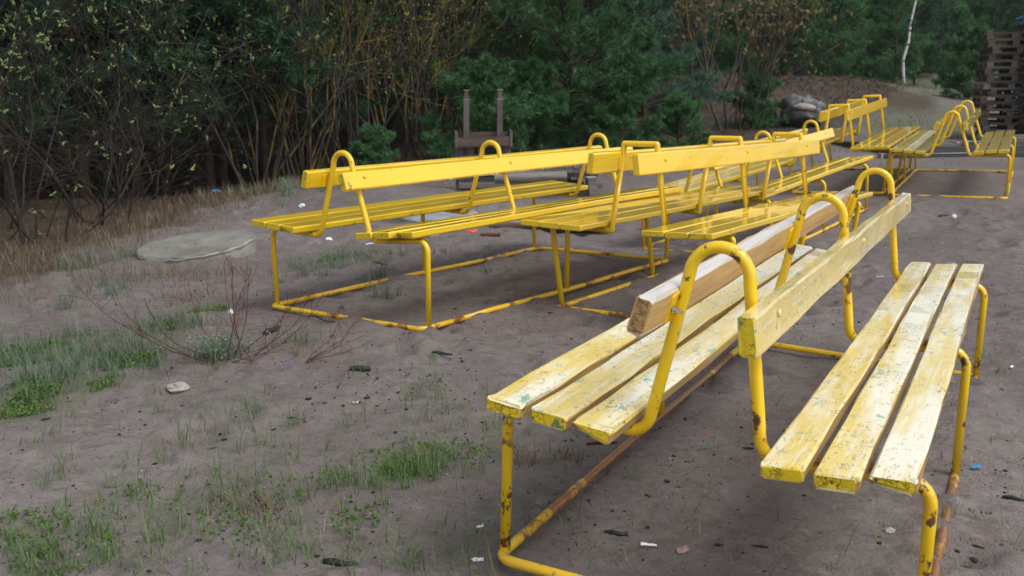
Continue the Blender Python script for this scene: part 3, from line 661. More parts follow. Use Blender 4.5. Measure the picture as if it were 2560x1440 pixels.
# named pines in front of the wood
cp = pine(21, 5.2, .25, 1.8, 14, 22, .115, .0055, 1.0, M_NEED2, 6)
place_tree('pine_tree', cp, PN, at_depth(1432, 16.6), 16.6, .6, 1, 'bushy green young pine standing alone behind the yellow benches', 'pine tree')
cp2 = pine(22, 3.6, .3, 1.4, 13, 20, .10, .0055, 1.4, M_NEED3, 6)
place_tree('pine_tree', cp2, PN, at_depth(1615, 18.6), 18.6, 2, .95, 'paler bluish pine close behind the right side of the bushy pine', 'pine tree')
sp = pine(23, 1.3, .05, .75, 8, 20, .085, .005, 1.5, M_NEED2, 6)
for (px, y, sc, lab) in ((1200, 14.6, 1.0, 'low pine sapling right behind the two wooden uprights'), (1700, 16.2, .6, 'low pine sapling at the right foot of the bushy pine'), (1560, 15.6, .8, 'small pine sapling under the right branches of the bushy pine'),
                        (1330, 15.8, .95, 'small pine sapling under the left branches of the bushy pine'), (945, 13.4, .45, 'small green pine sapling at the foot of the lichen-yellow shrubs'), (1900, 19.5, .7, 'small sapling left of the sand-topped log'), (1880, 33, 1.9, 'young pine behind the left end of the brown bank'), (1990, 35, 2.0, 'young pine behind the middle of the brown bank'), (2080, 36, 2.0, 'young pine behind the right end of the brown bank'), (2170, 37, 1.9, 'young pine behind the birch on its left side'), (2230, 41, 2.1, 'young pine far behind the birch trunk'), (2330, 52, 2.4, 'young pine at the far end of the sandy path'), (2380, 47, 2.0, 'young pine at the right side of the far path'), (2440, 27, 1.1, 'green sapling beside the pallet stack'), (2400, 24.5, .5, 'tiny green sapling by the sandy path')):
    place_tree('pine_sapling', sp, PN, at_depth(px, y), y, rw.uniform(0, 6), sc, lab, 'sapling')

# shrubs
M_TWIG = m_bark('dark_twigs', (.014, .011, .010), (.045, .033, .028), (.11, .10, .05), .14, 12)
M_TWIGRED = m_bark('red_brown_twigs', (.06, .022, .016), (.13, .05, .035), None, 0, 12)
M_LICH = m_bark('lichen_bark', (.028, .023, .02), (.08, .066, .055), (.20, .145, .022), .42, 7)
M_GREYB = m_bark('grey_bark', (.032, .028, .025), (.10, .088, .075), (.22, .15, .025), .22, 7)
M_CATKIN = m_leaf('willow_catkins', (.17, .22, .06), (.33, .37, .17), .7, .25)
M_BUDLEAF = m_leaf('young_leaves', (.09, .17, .03), (.20, .28, .07), .55, .35)
M_DRYLEAF = m_leaf('yellow_brown_leaves', (.17, .12, .045), (.30, .24, .10), .65, .3)
def shrub(seed, n, length, r0, spread, mat, maxl=2, kids=(4, 8), wob=.35, up=.1, minr=.0012, ratio=.5, base=.25):
    rg = np.random.default_rng(seed); out = []; tips = []
    for i in range(n):
        az = rg.uniform(0, 6.283); s = spread * rg.uniform(.2, 1)
        d = np.array([math.cos(az) * s, math.sin(az) * s, 1]); p = np.array([math.cos(az), math.sin(az), 0]) * base * rg.uniform(0, 1)
        grow(p, d, length * rg.uniform(.6, 1.1), r0 * rg.uniform(.55, 1.1), 0, maxl, out, tips, rg, wob, up, kids, ratio, 9, .65)
    return out, tips, wood_mesh('shrub_stems', out, mat, (6, 4, 3, 3), minr), rg
def catkins(out, rg, lev, every, ln=.028, rad=.008):
    """small egg-shaped catkins sitting along the last twigs"""
    parts = []
    for P, rr, l in out:
        if l < lev: continue
        for k in range(every):
            f = rg.uniform(.3, 1) * (len(P) - 1); i = min(int(f), len(P) - 2); q = P[i] + (P[i + 1] - P[i]) * (f - i); d = P[i + 1] - P[i]; d = d / np.linalg.norm(d) + rg.normal(0, .45, 3); d[2] += .4; d /= np.linalg.norm(d)
            L = ln * rg.uniform(.6, 1.3); parts.append(tube([q, q + d * L * .3, q + d * L * .7, q + d * L], [rad * .4, rad, rad * .8, rad * .15], 4, False))
    return cat(parts)
def add_shrub(name, label, cat_, x, y, rz, sc, stems, extra=(), group=None):
    t = thing(name, label, cat_, (x, y, g1(x, y) - .03), rz, group, scale=sc); obj('stems', stems, t)
    for n_, me in extra:
        o = obj(n_, me, t)
        if n_ in ('catkins', 'young_leaves', 'leaves'): o['kind'] = 'stuff'
    return t
# willows with catkins at the left
wv = []
for sd, n, L, spd in ((31, 6, 2.3, .8), (32, 6, 2.6, .7), (33, 5, 2.1, .95)):
    out, tips, st, rg = shrub(sd, n, L, .013, spd, M_TWIG, 3, (3, 5), .55, .04, .0014, .55)
    ck = catkins([(P[-3:], rr[-3:], l) for P, rr, l in out if rg.random() < .30], rg, 3, 4, .032, .007); lv = leafcards([P[-1] for P, rr, l in out if l >= 3 and rg.random() < .5], None, .026, 2, rg, .02)
    wv.append((st, [('catkins', mesh('catkins', *ck, M_CATKIN, True)), ('young_leaves', mesh('young_leaves', *lv, M_BUDLEAF))]))
for i, (px, y, v, rz, sc, lab) in enumerate(((110, 8.1, 0, .4, 1.05, 'willow bush with pale catkins at the left edge of the sand'), (250, 8.9, 1, 2.1, 1.0, 'willow bush with pale catkins reaching over the concrete lid'),
        (-60, 8.6, 2, 4.0, 1.1, 'willow bush cut by the left picture edge'), (380, 11.0, 2, 5.2, 1.25, 'willow bush deeper in the left thicket behind the front two'), (20, 10.4, 1, 3.3, 1.2, 'tall willow bush deep in the upper left corner'))):
    add_shrub('willow_bush', lab, 'bush', at_depth(px, y), y, rz, sc, wv[v][0], wv[v][1])
# bare thicket
bt = []
for sd in (41, 42, 43):
    out, tips, st, rg = shrub(sd, 9, 1.7, .009, 1.0, M_TWIG, 2, (4, 8), .6, .0, .0014, .5, .5); bt.append(st)
for i in range(13):
    for _ in range(60):
        y = rw.uniform(7.6, 16.5); t = rw.uniform(-.56, -.06); w_ = float(wood(t * y, y))
        if .4 < w_ < 4.5: break
    lab = 'bare dark twiggy bush in the thicket along the left wood edge'
    add_shrub('bare_bush', lab, 'bush', t * y, y, rw.uniform(0, 6), rw.uniform(.7, 1.3), bt[i % 3], group='bare bushes of the left thicket')
# multi-stemmed shrubs with yellow lichen
ly = []
for sd, mt in ((51, M_LICH), (52, M_GREYB), (53, M_LICH)):
    out, tips, st, rg = shrub(sd, 13, 4.2, .021, .5, mt, 2, (5, 9), .34, .12, .0028, .42, .35)
    lv = leafcards([P[-1] for P, rr, l in out if l >= 2], None, .05, 2, rg, .05); ly.append((st, [('young_leaves', mesh('young_leaves', *lv, M_BUDLEAF))]))
for (px, y, v, rz, sc, lab) in ((760, 13.0, 0, .3, .85, 'lichen-yellow many-stemmed shrub left of the hooped backrests'), (880, 14.2, 1, 1.9, 1.0, 'grey-stemmed tall shrub leaning among the lichen-yellow shrubs'), (985, 15.0, 2, 2.7, 1.0, 'lichen-yellow tall shrub in the middle of the shrub row'),
        (1090, 15.8, 0, 4.1, 1.05, 'bright lichen-orange shrub left of the wooden uprights'), (1190, 17.2, 2, 5.5, 1.0, 'lichen-orange shrub directly behind the wooden uprights'), (650, 12.6, 1, 3.0, .8, 'low grey shrub at the dark end of the shrub row')):
    add_shrub('lichen_shrub', lab, 'shrub', at_depth(px, y), y, rz, sc, ly[v][0], ly[v][1])
# leafy shrub on the bank at the right
out, tips, st, rg = shrub(61, 10, 2.6, .024, .75, M_GREYB, 3, (3, 6), .38, .1, .0028, .5, .35)
lv = leafcards([P[-1] for P, rr, l in out if l >= 2], None, .085, 2, rg, .06)
for (px, y, rz, sc, lab) in ((1850, 19.2, .5, 1.15, 'tall thin shrub with yellowish young leaves left of the sand-topped log'), (1790, 22.0, 2.5, 1.3, 'yellowish-leaved shrub standing on the brown bank')):
    add_shrub('leafy_shrub', lab, 'shrub', at_depth(px, y), y, rz, sc, st, [('leaves', mesh('leaves', *lv, M_DRYLEAF))])
for (px, y, rz, sc, v, lab) in ((1760, 18.0, 1, .75, 1, 'bare spindly bush at the foot of the brown bank'), (1960, 24.5, 2, .6, 0, 'bare bush on the crest of the brown bank'), (1690, 21.5, 3, .8, 2, 'bare round brown bush left end of the bank')):
    add_shrub('bare_bush', lab, 'bush', at_depth(px, y), y, rz, sc, bt[v])
# birch
bx, by = at_depth(2262, 29.0), 29.0
M_BIRCH = NT('birch_bark').rand_off()
_c = M_BIRCH.mix(M_BIRCH.ramp(M_BIRCH.noise(1, 4, .6, M_BIRCH.scl((3, 3, 9))), .54, .62), (.48, .48, .47), (.04, .035, .03)); M_BIRCH = M_BIRCH.set(_c, .6)
t = thing('birch_tree', 'slender white-barked birch leaning right on the bank', 'birch tree', (bx, by, g1(bx, by) - .05))
sc_ = 29.0 / 2622
path = [(0, 0, 0), (-.05, 0, .35), (-.08, 0, .75), (.06, .05, 1.25), (.10, .1, 1.7), (.26, .1, 2.6), (.36, .2, 3.6), (.5, .2, 5.2), (.6, .2, 7.5)]
V, F = tube(fillet(path, .15, 3), .062, 9); V2, F2 = tube(fillet(path, .15, 3), np.linspace(.046, .016, len(fillet(path, .15, 3))), 9); obj('trunk', mesh('trunk', V2, F2, M_BIRCH, True), t)
rg = np.random.default_rng(71); out = []; tips = []
for z in np.linspace(1.6, 7.2, 16):
    az = rg.uniform(0, 6.28); grow((np.interp(z, [p[2] for p in path], [p[0] for p in path]), .15, z), (math.cos(az), math.sin(az), .7), rg.uniform(.6, 1.5), .012, 1, 2, out, tips, rg, .3, .02, (3, 6), .5, 6, .6)
obj('limbs', wood_mesh('birch_limbs', out, M_TWIG, (5, 4, 3), .003), t)
lv = leafcards([q for q, d in tips], None, .06, 3, rg, .08); obj('crown', mesh('birch_leaves', *lv, M_BUDLEAF), t)

# ------------------------------------------------------------------ concrete lids, log, timber
def m_conc(name, a=(.19, .185, .165), b=(.29, .285, .26)):
    t = NT(name).rand_off(); c = t.mix(t.ramp(t.noise(5, 6, .65), .35, .68), a, b)
    c = t.mix(t.mul(t.ramp(t.noise(18, 5, .7), .58, .70), .6), c, (.11, .105, .08)); c = t.mix(t.mul(t.ramp(t.noise(2.2, 4), .5, .65), .5), c, (.14, .14, .10))
    t.bump(t.noise(45, 6, .7), .5, .01); return t.set(c, .6, .25, .25, .4)
M_CONC = m_conc('weathered_concrete'); M_CONC2 = m_conc('pale_wet_concrete', (.24, .25, .26), (.34, .35, .36))
M_CEDGE = m_conc('broken_concrete_edge', (.22, .205, .185), (.36, .345, .32))
def lid(label, px, py, r, th, tilt, m1, m2, seed):
    q = p2g(px, py); rg = np.random.default_rng(seed); n = 56; t = thing('concrete_lid', label, 'concrete lid', (q[0], q[1], q[2] + .014))
    ang = np.arange(n) * 2 * np.pi / n; rr = r * (1 + .02 * np.sin(3 * ang + seed) + rg.normal(0, .006, n))
    rings = [(.0, th), (.5, th), (.95, th), (.985, th - .001), (1.0, th - .02)]
    def ringv(f, z, jit): return np.column_stack([rr * f * np.cos(ang), rr * f * np.sin(ang), np.full(n, z) + rg.normal(0, jit, n)])
    V = np.concatenate([ringv(max(f, .02), z, .0008) for f, z in rings[:4]]); k = 4
    i = np.arange(n); j = (i + 1) % n; F = np.concatenate([np.stack([a * n + i, (a + 1) * n + i, (a + 1) * n + j, a * n + j], 1) for a in range(k - 1)])
    top = obj('top_face', mesh('lid_top', V, F, m1, True), t)
    V = np.concatenate([ringv(f, z, .004) for f, z in ((.984, th - .001), (1.0, th - .016), (.985, th * .4), (1.0, -.08))]); F = np.concatenate([np.stack([a * n + i, (a + 1) * n + i, (a + 1) * n + j, a * n + j], 1) for a in range(3)])
    obj('rim', mesh('lid_rim', V, F, m2, False), t); t.rotation_euler = tilt
    return t
lid('round weathered concrete lid lying tilted on the sand at left', 492, 630, .41, .05, (R(3), R(-6), .4), M_CONC, M_CEDGE, 1)
lid('pale grey concrete slab on the sand behind the left bench', 1075, 545, .42, .05, (R(3), R(-6), 2), M_CONC2, M_CONC2, 2)

M_CHAR = m_flat('charred_wood', (.016, .014, .014), .55, .6, 22, .2, bump=.6); M_ASHLOG = m_wood('ashy_log', (.05, .05, .055), (.17, .165, .175), (.02, .02, .02), .3, (3, 9, 9))
M_SANDCAP = m_flat('drifted_sand', (.30, .26, .22), .8, .2, 8, bump=.4)
q = np.array([at_depth(2003, 19.6), 19.6, 0]); q[2] = g1(q[0], q[1])
t = thing('charred_log', 'charred hollow log topped with pale sand behind the distant benches', 'log', tuple(q))
def blob(nu, nv, f):
    V = []; 
    for i in range(nv):
        for j in range(nu): V.append(f(2 * math.pi * j / nu, i / (nv - 1)))
    F = [(i * nu + j, i * nu + (j + 1) % nu, (i + 1) * nu + (j + 1) % nu, (i + 1) * nu + j) for i in range(nv - 1) for j in range(nu)]
    return np.array(V), np.array(F)
def logf(a, s, grow_=1.0, top=False):
    x = -.36 + .78 * s; prof = math.sqrt(max(.02, 1 - (2 * s - 1) ** 4)); rad = (.26 - .09 * s) * prof * (1 + .16 * math.sin(3 * a + 4 * s) + .1 * math.sin(7 * a + 9 * s))
    return (x + .03 * math.sin(5 * a), rad * math.cos(a) * 1.1, .20 + .05 * (1 - s) + rad * math.sin(a) * 1.25)
V, F = blob(36, 22, logf); V += RG.normal(0, .014, V.shape); V[:, 2] += .03 * np.sin(V[:, 0] * 21) * np.cos(V[:, 1] * 17); obj('trunk', mesh('log_trunk', V, F, M_ASHLOG, True), t)
def ell(cx, cy, cz, rx, ry, rz, n1=24, n2=14): return blob(n1, n2, lambda a, s: (cx + rx * math.sin(math.pi * (.03 + .94 * s)) * math.cos(a), cy + ry * math.sin(math.pi * (.03 + .94 * s)) * math.sin(a), cz + rz * math.cos(math.pi * (.03 + .94 * s))))
V, F = ell(.0, -.13, .325, .25, .16, .085); V += RG.normal(0, .006, V.shape); obj('sand_cap', mesh('sand_cap', V, F, M_SANDCAP, True), t)
V, F = ell(.0, -.17, .12, .36, .18, .17); V += RG.normal(0, .016, V.shape); obj('charred_side', mesh('charred_side', V, F, M_CHAR, True), t); t.rotation_euler = (0, R(6), R(-12))

M_GREYW = m_wood('grey_weathered_timber', (.10, .085, .078), (.20, .175, .16), (.025, .02, .018), .45, (1.5, 28, 28), .5)
M_FRAMEW = m_wood('dark_weathered_posts', (.062, .050, .046), (.125, .105, .098), (.02, .016, .014), .3, (28, 28, 2.0), .55)
M_BROWNW = m_wood('wet_brown_timber', (.055, .036, .028), (.125, .080, .060), (.015, .010, .008), .4, (1.5, 28, 28), .5)
M_DARKW = m_wood('wet_black_timber', (.018, .018, .022), (.05, .05, .06), (.008, .008, .009), .7, (1.5, 28, 28), .4)
M_BLUEW = m_flat('blue_painted_board', (.06, .22, .32), .5, .3, 15); M_PALEW = m_wood('pale_grey_board', (.28, .25, .24), (.42, .39, .37), (.08, .07, .06), .4)
def bx(name, L, w, h, mat, parent, m, seed=0):
    """squared timber along x, centred, slightly worn"""
    me = plank(L, w, h, seed, [mat, mat, mat], .0012, 4, 0, .08); o = obj(name, me, parent); o.matrix_local = m @ Matrix.Translation((-L / 2, 0, h / 2)); return o
def TR(x, y, z, rz=0, ry=0, rx=0): return Matrix.Translation((x, y, z)) @ Matrix.Rotation(rz, 4, 'Z') @ Matrix.Rotation(ry, 4, 'Y') @ Matrix.Rotation(rx, 4, 'X')
# the wooden uprights with a box between them
yy = 11.2; x0 = at_depth(1213, yy); z0 = g1(x0, yy)
t = thing('wooden_stand', 'grey weathered wooden stand with two tall capped uprights behind the left bench', 'wooden stand', (x0, yy, z0), R(4))
zt = 1.09 - z0
for s, lean in ((-1, .03), (1, .02)):
    V, F = box(-.029, .029, -.026, .026, 0, zt - .10); V[V[:, 2] > .5, 0] += lean
    V += np.array([s * .181 - .015, 0, 0]); ur = obj('upright', mesh('upright', V, F, M_FRAMEW), t)
    V, F = box(-.022, .022, -.02, .02, zt - .10, zt); V += np.array([s * .181 - .015 + lean, 0, 0]); u = obj('upright_tip', mesh('upright_tip', V, F, M_BROWNW), ur)
    for z in (zt - .10, zt - .004):
        V, F = box(-.031, .031, -.028, .028, z, z + .006); V += np.array([s * .181 - .015 + lean, 0, 0]); obj('cap', mesh('cap', V, F, M_PALEW), ur)
for nm, b_ in (('box_board', (-.27, .27, .04, .06, .47, .60)), ('box_board', (-.27, .27, -.19, -.17, .47, .56)), ('box_end', (-.30, -.272, -.20, .08, .45, .62)), ('box_end', (.272, .30, -.20, .08, .45, .62)), ('box_floor', (-.27, .27, -.168, .038, .452, .468)),
               ('leg_board', (-.30, -.22, -.06, -.035, 0, .45)), ('leg_board', (-.17, -.10, -.06, -.035, 0, .45)), ('leg_board', (-.06, -.01, -.06, -.035, 0, .44)), ('leg_board', (.20, .29, -.06, -.035, 0, .45)), ('rail_board', (-.30, .32, -.09, -.063, .10, .16)), ('rail_board', (-.30, .32, -.09, -.063, .30, .37))):
    V, F = box(*b_); V += RG.normal(0, .0015, V.shape); obj(nm, mesh(nm, V, F, M_FRAMEW if nm != 'box_board' else M_BROWNW), t)
# stacked timbers beside it
tl = [(1310, 10.9, .02, 1.5, .12, .07, -.03, 0, M_BROWNW, 'lowest wet brown beam of the small timber pile'), (1330, 11.0, .10, 1.5, .14, .06, .02, .01, M_GREYW, 'grey board second from the bottom of the small timber pile'),
      (1330, 11.05, .17, 1.4, .12, .05, .05, -.02, M_DARKW, 'black wet beam in the middle of the small timber pile'), (1350, 11.15, .23, 1.35, .15, .04, .02, -.02, M_GREYW, 'grey wet board high on the small timber pile'), (1375, 11.25, .28, 1.25, .16, .035, .06, -.025, M_GREYW, 'topmost long grey board of the small timber pile')]
for k, (px, y, z, L, w, h, rz, ry, m_, lab) in enumerate(tl):
    x = at_depth(px, y); t = thing('timber', lab, 'timber', (x, y, g1(x, 11) + z), group='small timber pile behind the left bench'); bx('board', L, w, h, m_, t, TR(0, 0, 0, rz, ry), 300 + k)
    bx('batten', .06, w * 1.05, .015, m_, t, TR(L * .3, 0, h + .0005, rz, ry), 330 + k)
t = thing('corrugated_sheet', 'black corrugated sheet with a zigzag edge on the timber pile', 'roofing sheet', (at_depth(1432, 10.75), 10.75, g1(.6, 10.75) + .10), R(8))
xs = np.linspace(-.14, .14, 17); zz = np.where(np.arange(17) % 2 == 0, 0, .045)
V = np.array([(x, y, z + dz) for dz in (0, .006) for y in (-.01, .9) for x, z in zip(xs, zz)]); F = []
for j in range(16):
    F += [(j, j + 1, 17 + j + 1, 17 + j), (34 + j, 51 + j, 51 + j + 1, 34 + j + 1), (j, 34 + j, 34 + j + 1, j + 1), (17 + j, 17 + j + 1, 51 + j + 1, 51 + j)]
obj('sheet', mesh('sheet', V, F, M_DARKW), t)
V, F = box(-.15, .15, .2, .28, -.10, -.002); obj('bearer', mesh('bearer', V, F, M_BROWNW), t)
def log_(name, label, px, py, L, r, rz, mat, seed, lift=0, yov=None):
    q = p2g(px, py) if yov is None else np.array([at_depth(px, yov), yov, g1(at_depth(px, yov), yov)]); rg = np.random.default_rng(seed); xs = np.linspace(-L / 2, L / 2, 9)
    t = thing(name, label, 'log', (q[0], q[1], q[2] + lift), rz)
    V, F = tube(np.column_stack([xs, .02 * np.sin(xs * 3), np.full(9, r * .9)]), r * (1 + rg.normal(0, .04, 9)), 12, False); obj('bark', mesh('bark', V, F, mat, True), t)
    for s in (-1, 1):
        V, F = tube([(s * L / 2 * .995, .02 * math.sin(s * L * 1.5), r * .9), (s * (L / 2 + .004), .02 * math.sin(s * L * 1.5), r * .9)], [r * .97, r * .93], 12); obj('cut_end', mesh('cut_end', V, F, M_PALEW), t)
    return t
log_('log', 'grey-brown round log lying on the timber pile', 1330, 0, .72, .058, R(3), M_GREYW, 5, .15, 10.55)
log_('log', 'brown log lying on the sand beneath the seats of the left bench', 1370, 574, .95, .06, R(6), M_BROWNW, 6)
log_('log', 'dark charred log lying on the sand beside the brown log', 1420, 583, .7, .03, R(4), M_CHAR, 7)
px_, yq = 1486, 10.7; x = at_depth(px_, yq); t = thing('wooden_post', 'short grey leaning post at the right end of the timber pile', 'post', (x, yq, g1(x, yq) - .02), R(20))
V, F = box(-.045, .045, -.04, .04, 0, .24); V[V[:, 2] > .1, 0] -= .03; obj('post', mesh('post', V, F, M_GREYW), t); V, F = box(-.05, .05, -.045, .045, .24, .25); V[:, 0] -= .03; obj('cap', mesh('cap', V, F, M_PALEW), t)

# wooden deck behind the far bench
dq = np.array([at_depth(2075, 16.9), 16.9]); dq2 = np.array([at_depth(2300, 14.9), 14.9]); ctr = (dq + dq2) / 2; az = math.atan2(dq2[1] - dq[1], dq2[0] - dq[0]); Ld = np.linalg.norm(dq2 - dq)
t = thing('wooden_deck', 'low wet brown wooden deck lying on the sand beyond the distant benches', 'deck', (ctr[0], ctr[1], g1(*ctr)), az)
for k in range(13):
    w = Ld / 13; V, F = box(-Ld / 2 + k * w + .006, -Ld / 2 + (k + 1) * w - .006, .0, 1.7, .10, .125); V[:, 2] += RG.normal(0, .002); obj('deck_board', mesh('deck_board', V, F, m_deck if False else M_GREYW if k % 4 == 1 else M_BROWNW), t)
for y_ in (.02, .85, 1.6):
    V, F = box(-Ld / 2, Ld / 2, y_, y_ + .06, -.02, .098); obj('joist', mesh('joist', V, F, M_BROWNW), t)

# pallets
def pallet_parts():
    rows = []
    for y in (-.55, 0, .55): rows.append(('bottom_board', (-.4, .4, y - .05, y + .05, 0, .018)))
    for y in (-.55, 0, .55):
        for x in (-.35, 0, .35): rows.append(('block', (x - .045, x + .045, y - .05, y + .05, .019, .068)))
    for x in (-.35, 0, .35): rows.append(('stringer', (x - .05, x + .05, -.6, .6, .069, .086)))
    for y in (-.54, -.27, 0, .27, .54): rows.append(('deck_board', (-.4, .4, y - .06, y + .06, .087, .105)))
    out = []
    for n_, b_ in rows:
        V, F = box(*b_); out.append((n_, V, F))
    return out
PP = pallet_parts(); PM = {}
for mk_, mm in (('b', M_BROWNW), ('g', M_GREYW), ('p', M_PALEW), ('l', M_BLUEW)):
    PM[mk_] = [(n_, mesh('pallet_' + n_, V, F, mm)) for n_, V, F in PP]
def stack(px, y, n, rz, seed, pat, where, z0=0):
    rg = np.random.default_rng(seed); x = at_depth(px, y); z = g1(x, y) - .02 + z0
    for k in range(n):
        pos = 'bottom' if k == 0 else 'topmost' if k == n - 1 else ['second', 'third', 'fourth', 'fifth', 'sixth', 'seventh', 'eighth', 'ninth', 'tenth', 'eleventh', 'twelfth', 'thirteenth', 'fourteenth', 'fifteenth', 'sixteenth', 'seventeenth', 'eighteenth', 'nineteenth'][k - 1]
        c_ = pat[k % len(pat)]; cn = {'b': 'brown', 'g': 'grey', 'p': 'pale grey', 'l': 'bluish'}[c_]
        lab = f'{cn} wooden pallet, {pos} of the {where} pallet stack' if k in (0, n - 1) else f'{cn} wooden pallet, {pos} from the bottom of the {where} pallet stack'
        p = thing('pallet', lab, 'pallet', (x + rg.normal(0, .035), y + rg.normal(0, .04), z), rz + rg.normal(0, .05), 'stacked wooden pallets at the right edge'); p.rotation_euler.x = rg.normal(0, .006)
        for n_, me in PM[c_]: obj(n_, me, p)
        z += .1075
stack(2513, 17.2, 16, R(-17), 1, 'bbgbbgbbpbbgbb', 'left')
stack(2612, 16.6, 19, R(-15), 2, 'bgbbgbblgbg', 'right, partly cut off')
# lumber pile in front of the pallets
lp = [(2470, 15.0, .0, 3.0, .16, .10, .02, M_DARKW), (2500, 15.2, .0, 3.2, .15, .10, .0, M_BROWNW), (2480, 15.05, .105, 2.7, .15, .09, -.02, M_DARKW), (2560, 15.25, .105, 2.2, .16, .09, .03, M_DARKW), (2585, 15.1, .20, 1.9, .15, .08, .0, M_DARKW), (2600, 15.2, .285, 1.7, .16, .07, .02, M_GREYW), (2440, 15.8, .0, 1.2, .18, .14, .3, M_BROWNW), (2465, 15.9, .145, .9, .2, .06, .1, M_GREYW)]
ln_ = ['front bottom black beam of the lumber pile by the far bench', 'brown bottom beam behind the front black beam of the lumber pile', 'long black beam on the second layer of the lumber pile', 'shorter black beam on the second layer of the lumber pile', 'black beam on the third layer of the lumber pile', 'grey beam on top of the lumber pile', 'thick brown offcut behind the lumber pile before the pallets', 'grey offcut board on the brown offcut before the pallets']
for k, (px, y, z, L, w, h, rz, m_) in enumerate(lp):
    x = at_depth(px, y); t = thing('squared_timber', ln_[k], 'timber', (x, y, g1(x, 15.2) + z), group='lumber pile at the right edge'); bx('timber', L, w, h, m_, t, TR(0, 0, 0, rz), 500 + k)
    bx('end_cap', .02, w * .96, h * .96, M_PALEW, t, TR(0, 0, h * .02, rz) @ Matrix.Translation((-L / 2 - .011, 0, 0)), 520 + k)
log_('log', 'thin grey pole lying on the sand at the foot of the bank', 1790, 0, 1.1, .02, R(24), M_PALEW, 9, .12, 13.8)

# ------------------------------------------------------------------ grass, ground cover, dead bracken
M_GRASS = m_leaf('grass_green', (.07, .145, .038), (.19, .29, .10), .5, .3); M_GGRASS = m_leaf('grey_green_grass', (.08, .12, .075), (.17, .22, .15), .6, .25)
M_STRAW = m_leaf('dry_straw', (.08, .058, .036), (.29, .22, .14), .7, .2); M_BRACK = m_leaf('dead_bracken', (.035, .020, .014), (.13, .07, .045), .8, .15)
M_COVER = m_leaf('ground_cover_leaves', (.06, .14, .025), (.15, .25, .06), .5, .3)
GRS = np.random.default_rng(77)
def gpatch(lst, mat, name, label, kind='stuff'):
    """lst: (photo x, y, radius m, blades, height m, lean, width)"""
    parts = []
    for px, py, r, n, h, ln, w in lst:
        q = p2g(px, py); a = GRS.uniform(0, 6.28, n); rr = r * np.sqrt(GRS.random(n)) * GRS.uniform(.5, 1.25, n)
        ncl = max(1, n // 9); cx = q[0] + r * GRS.normal(0, .5, ncl); cy = q[1] + r * GRS.normal(0, .5, ncl); ci = GRS.integers(0, ncl, n)
        x = cx[ci] + GRS.normal(0, .016, n); y = cy[ci] + GRS.normal(0, .016, n)
        parts.append(blades(x, y, H(x, y) - .006, h * GRS.uniform(.35, 1.25, n), w * GRS.uniform(.6, 1.2, n), ln * GRS.uniform(.3, 1.4, n), GRS.uniform(0, 6.28, n)))
    V, F = cat(parts); return prop(obj(name, mesh(name, V, F, mat)), label, name.replace('_', ' ').split()[-1], kind=kind)
gl = []
for px, py, r, n, h, ln, w in ((40, 1380, .22, 170, .085, .7, .0034), (140, 1420, .20, 150, .08, .7, .0034), (60, 1290, .2, 90, .08, .7, .0034), (250, 1400, .22, 110, .075, .8, .0034), (340, 1300, .22, 70, .08, .8, .003), (420, 1390, .2, 90, .07, .8, .003), (620, 1380, .2, 90, .07, .8, .003),
        (540, 1270, .2, 90, .09, .8, .003), (640, 1200, .2, 90, .10, .8, .003), (700, 1290, .16, 60, .08, .8, .003), (800, 1290, .16, 70, .07, .8, .003), (870, 1240, .16, 120, .08, .7, .0034), (940, 1200, .12, 170, .085, .6, .0036), (1010, 1190, .12, 330, .10, .5, .0038), (1080, 1160, .1, 120, .08, .6, .0034),
        (860, 1060, .22, 70, .10, .8, .003), (600, 1110, .22, 60, .10, .9, .003), (760, 1010, .2, 50, .1, .8, .003), (950, 1030, .22, 70, .09, .8, .003), (1080, 1010, .16, 80, .08, .8, .003), (1160, 1050, .15, 50, .08, .8, .003), (1240, 1110, .14, 50, .08, .8, .003), (1170, 960, .2, 40, .09, .8, .003),
        (1330, 1090, .12, 40, .07, .8, .003), (1500, 1330, .2, 40, .04, .8, .003), (1720, 1200, .2, 40, .05, .8, .003), (2110, 1350, .16, 24, .04, .8, .003), (1400, 1230, .2, 36, .05, .9, .003), (1560, 1180, .2, 36, .05, .9, .003), (2020, 620, .14, 50, .06, .8, .004), (2020, 730, .16, 60, .06, .8, .004),
        (2500, 900, .12, 50, .05, .8, .003), (2530, 545, .16, 80, .05, .7, .005), (2410, 900, .15, 40, .05, .8, .003), (2260, 1270, .12, 30, .05, .8, .003), (540, 1000, .3, 50, .08, .9, .003), (330, 1120, .3, 50, .08, .9, .003), (150, 1180, .3, 50, .08, .9, .003), (470, 1180, .26, 50, .1, .9, .003), (2450, 980, .2, 30, .05, .9, .003)):
    gl.append((px, py, r * 1.25, int(n * (.8 if px in (1010, 940) else .5)), h * (1.0 if px in (1010, 940) else 1.35), ln * 1.15, w * .8))
for _ in range(420):
    wx, wy = GRS.uniform(0, 1260), 1440 - 560 * GRS.random() ** 1.3
    if vn(np.array([wx]), np.array([wy]), 160, 61)[0] < -.12: continue
    gl.append((wx, wy, .02, int(GRS.integers(3, 8)), GRS.uniform(.05, .14), .95, .0024))
for _ in range(110):
    wx, wy = GRS.uniform(1260, 2560), GRS.uniform(640, 1440); gl.append((wx, wy, .015, int(GRS.integers(2, 6)), GRS.uniform(.025, .07), .95, .0024))
gpatch(gl, M_GRASS, 'green_grass', 'sparse green grass blades growing through the foreground sand')
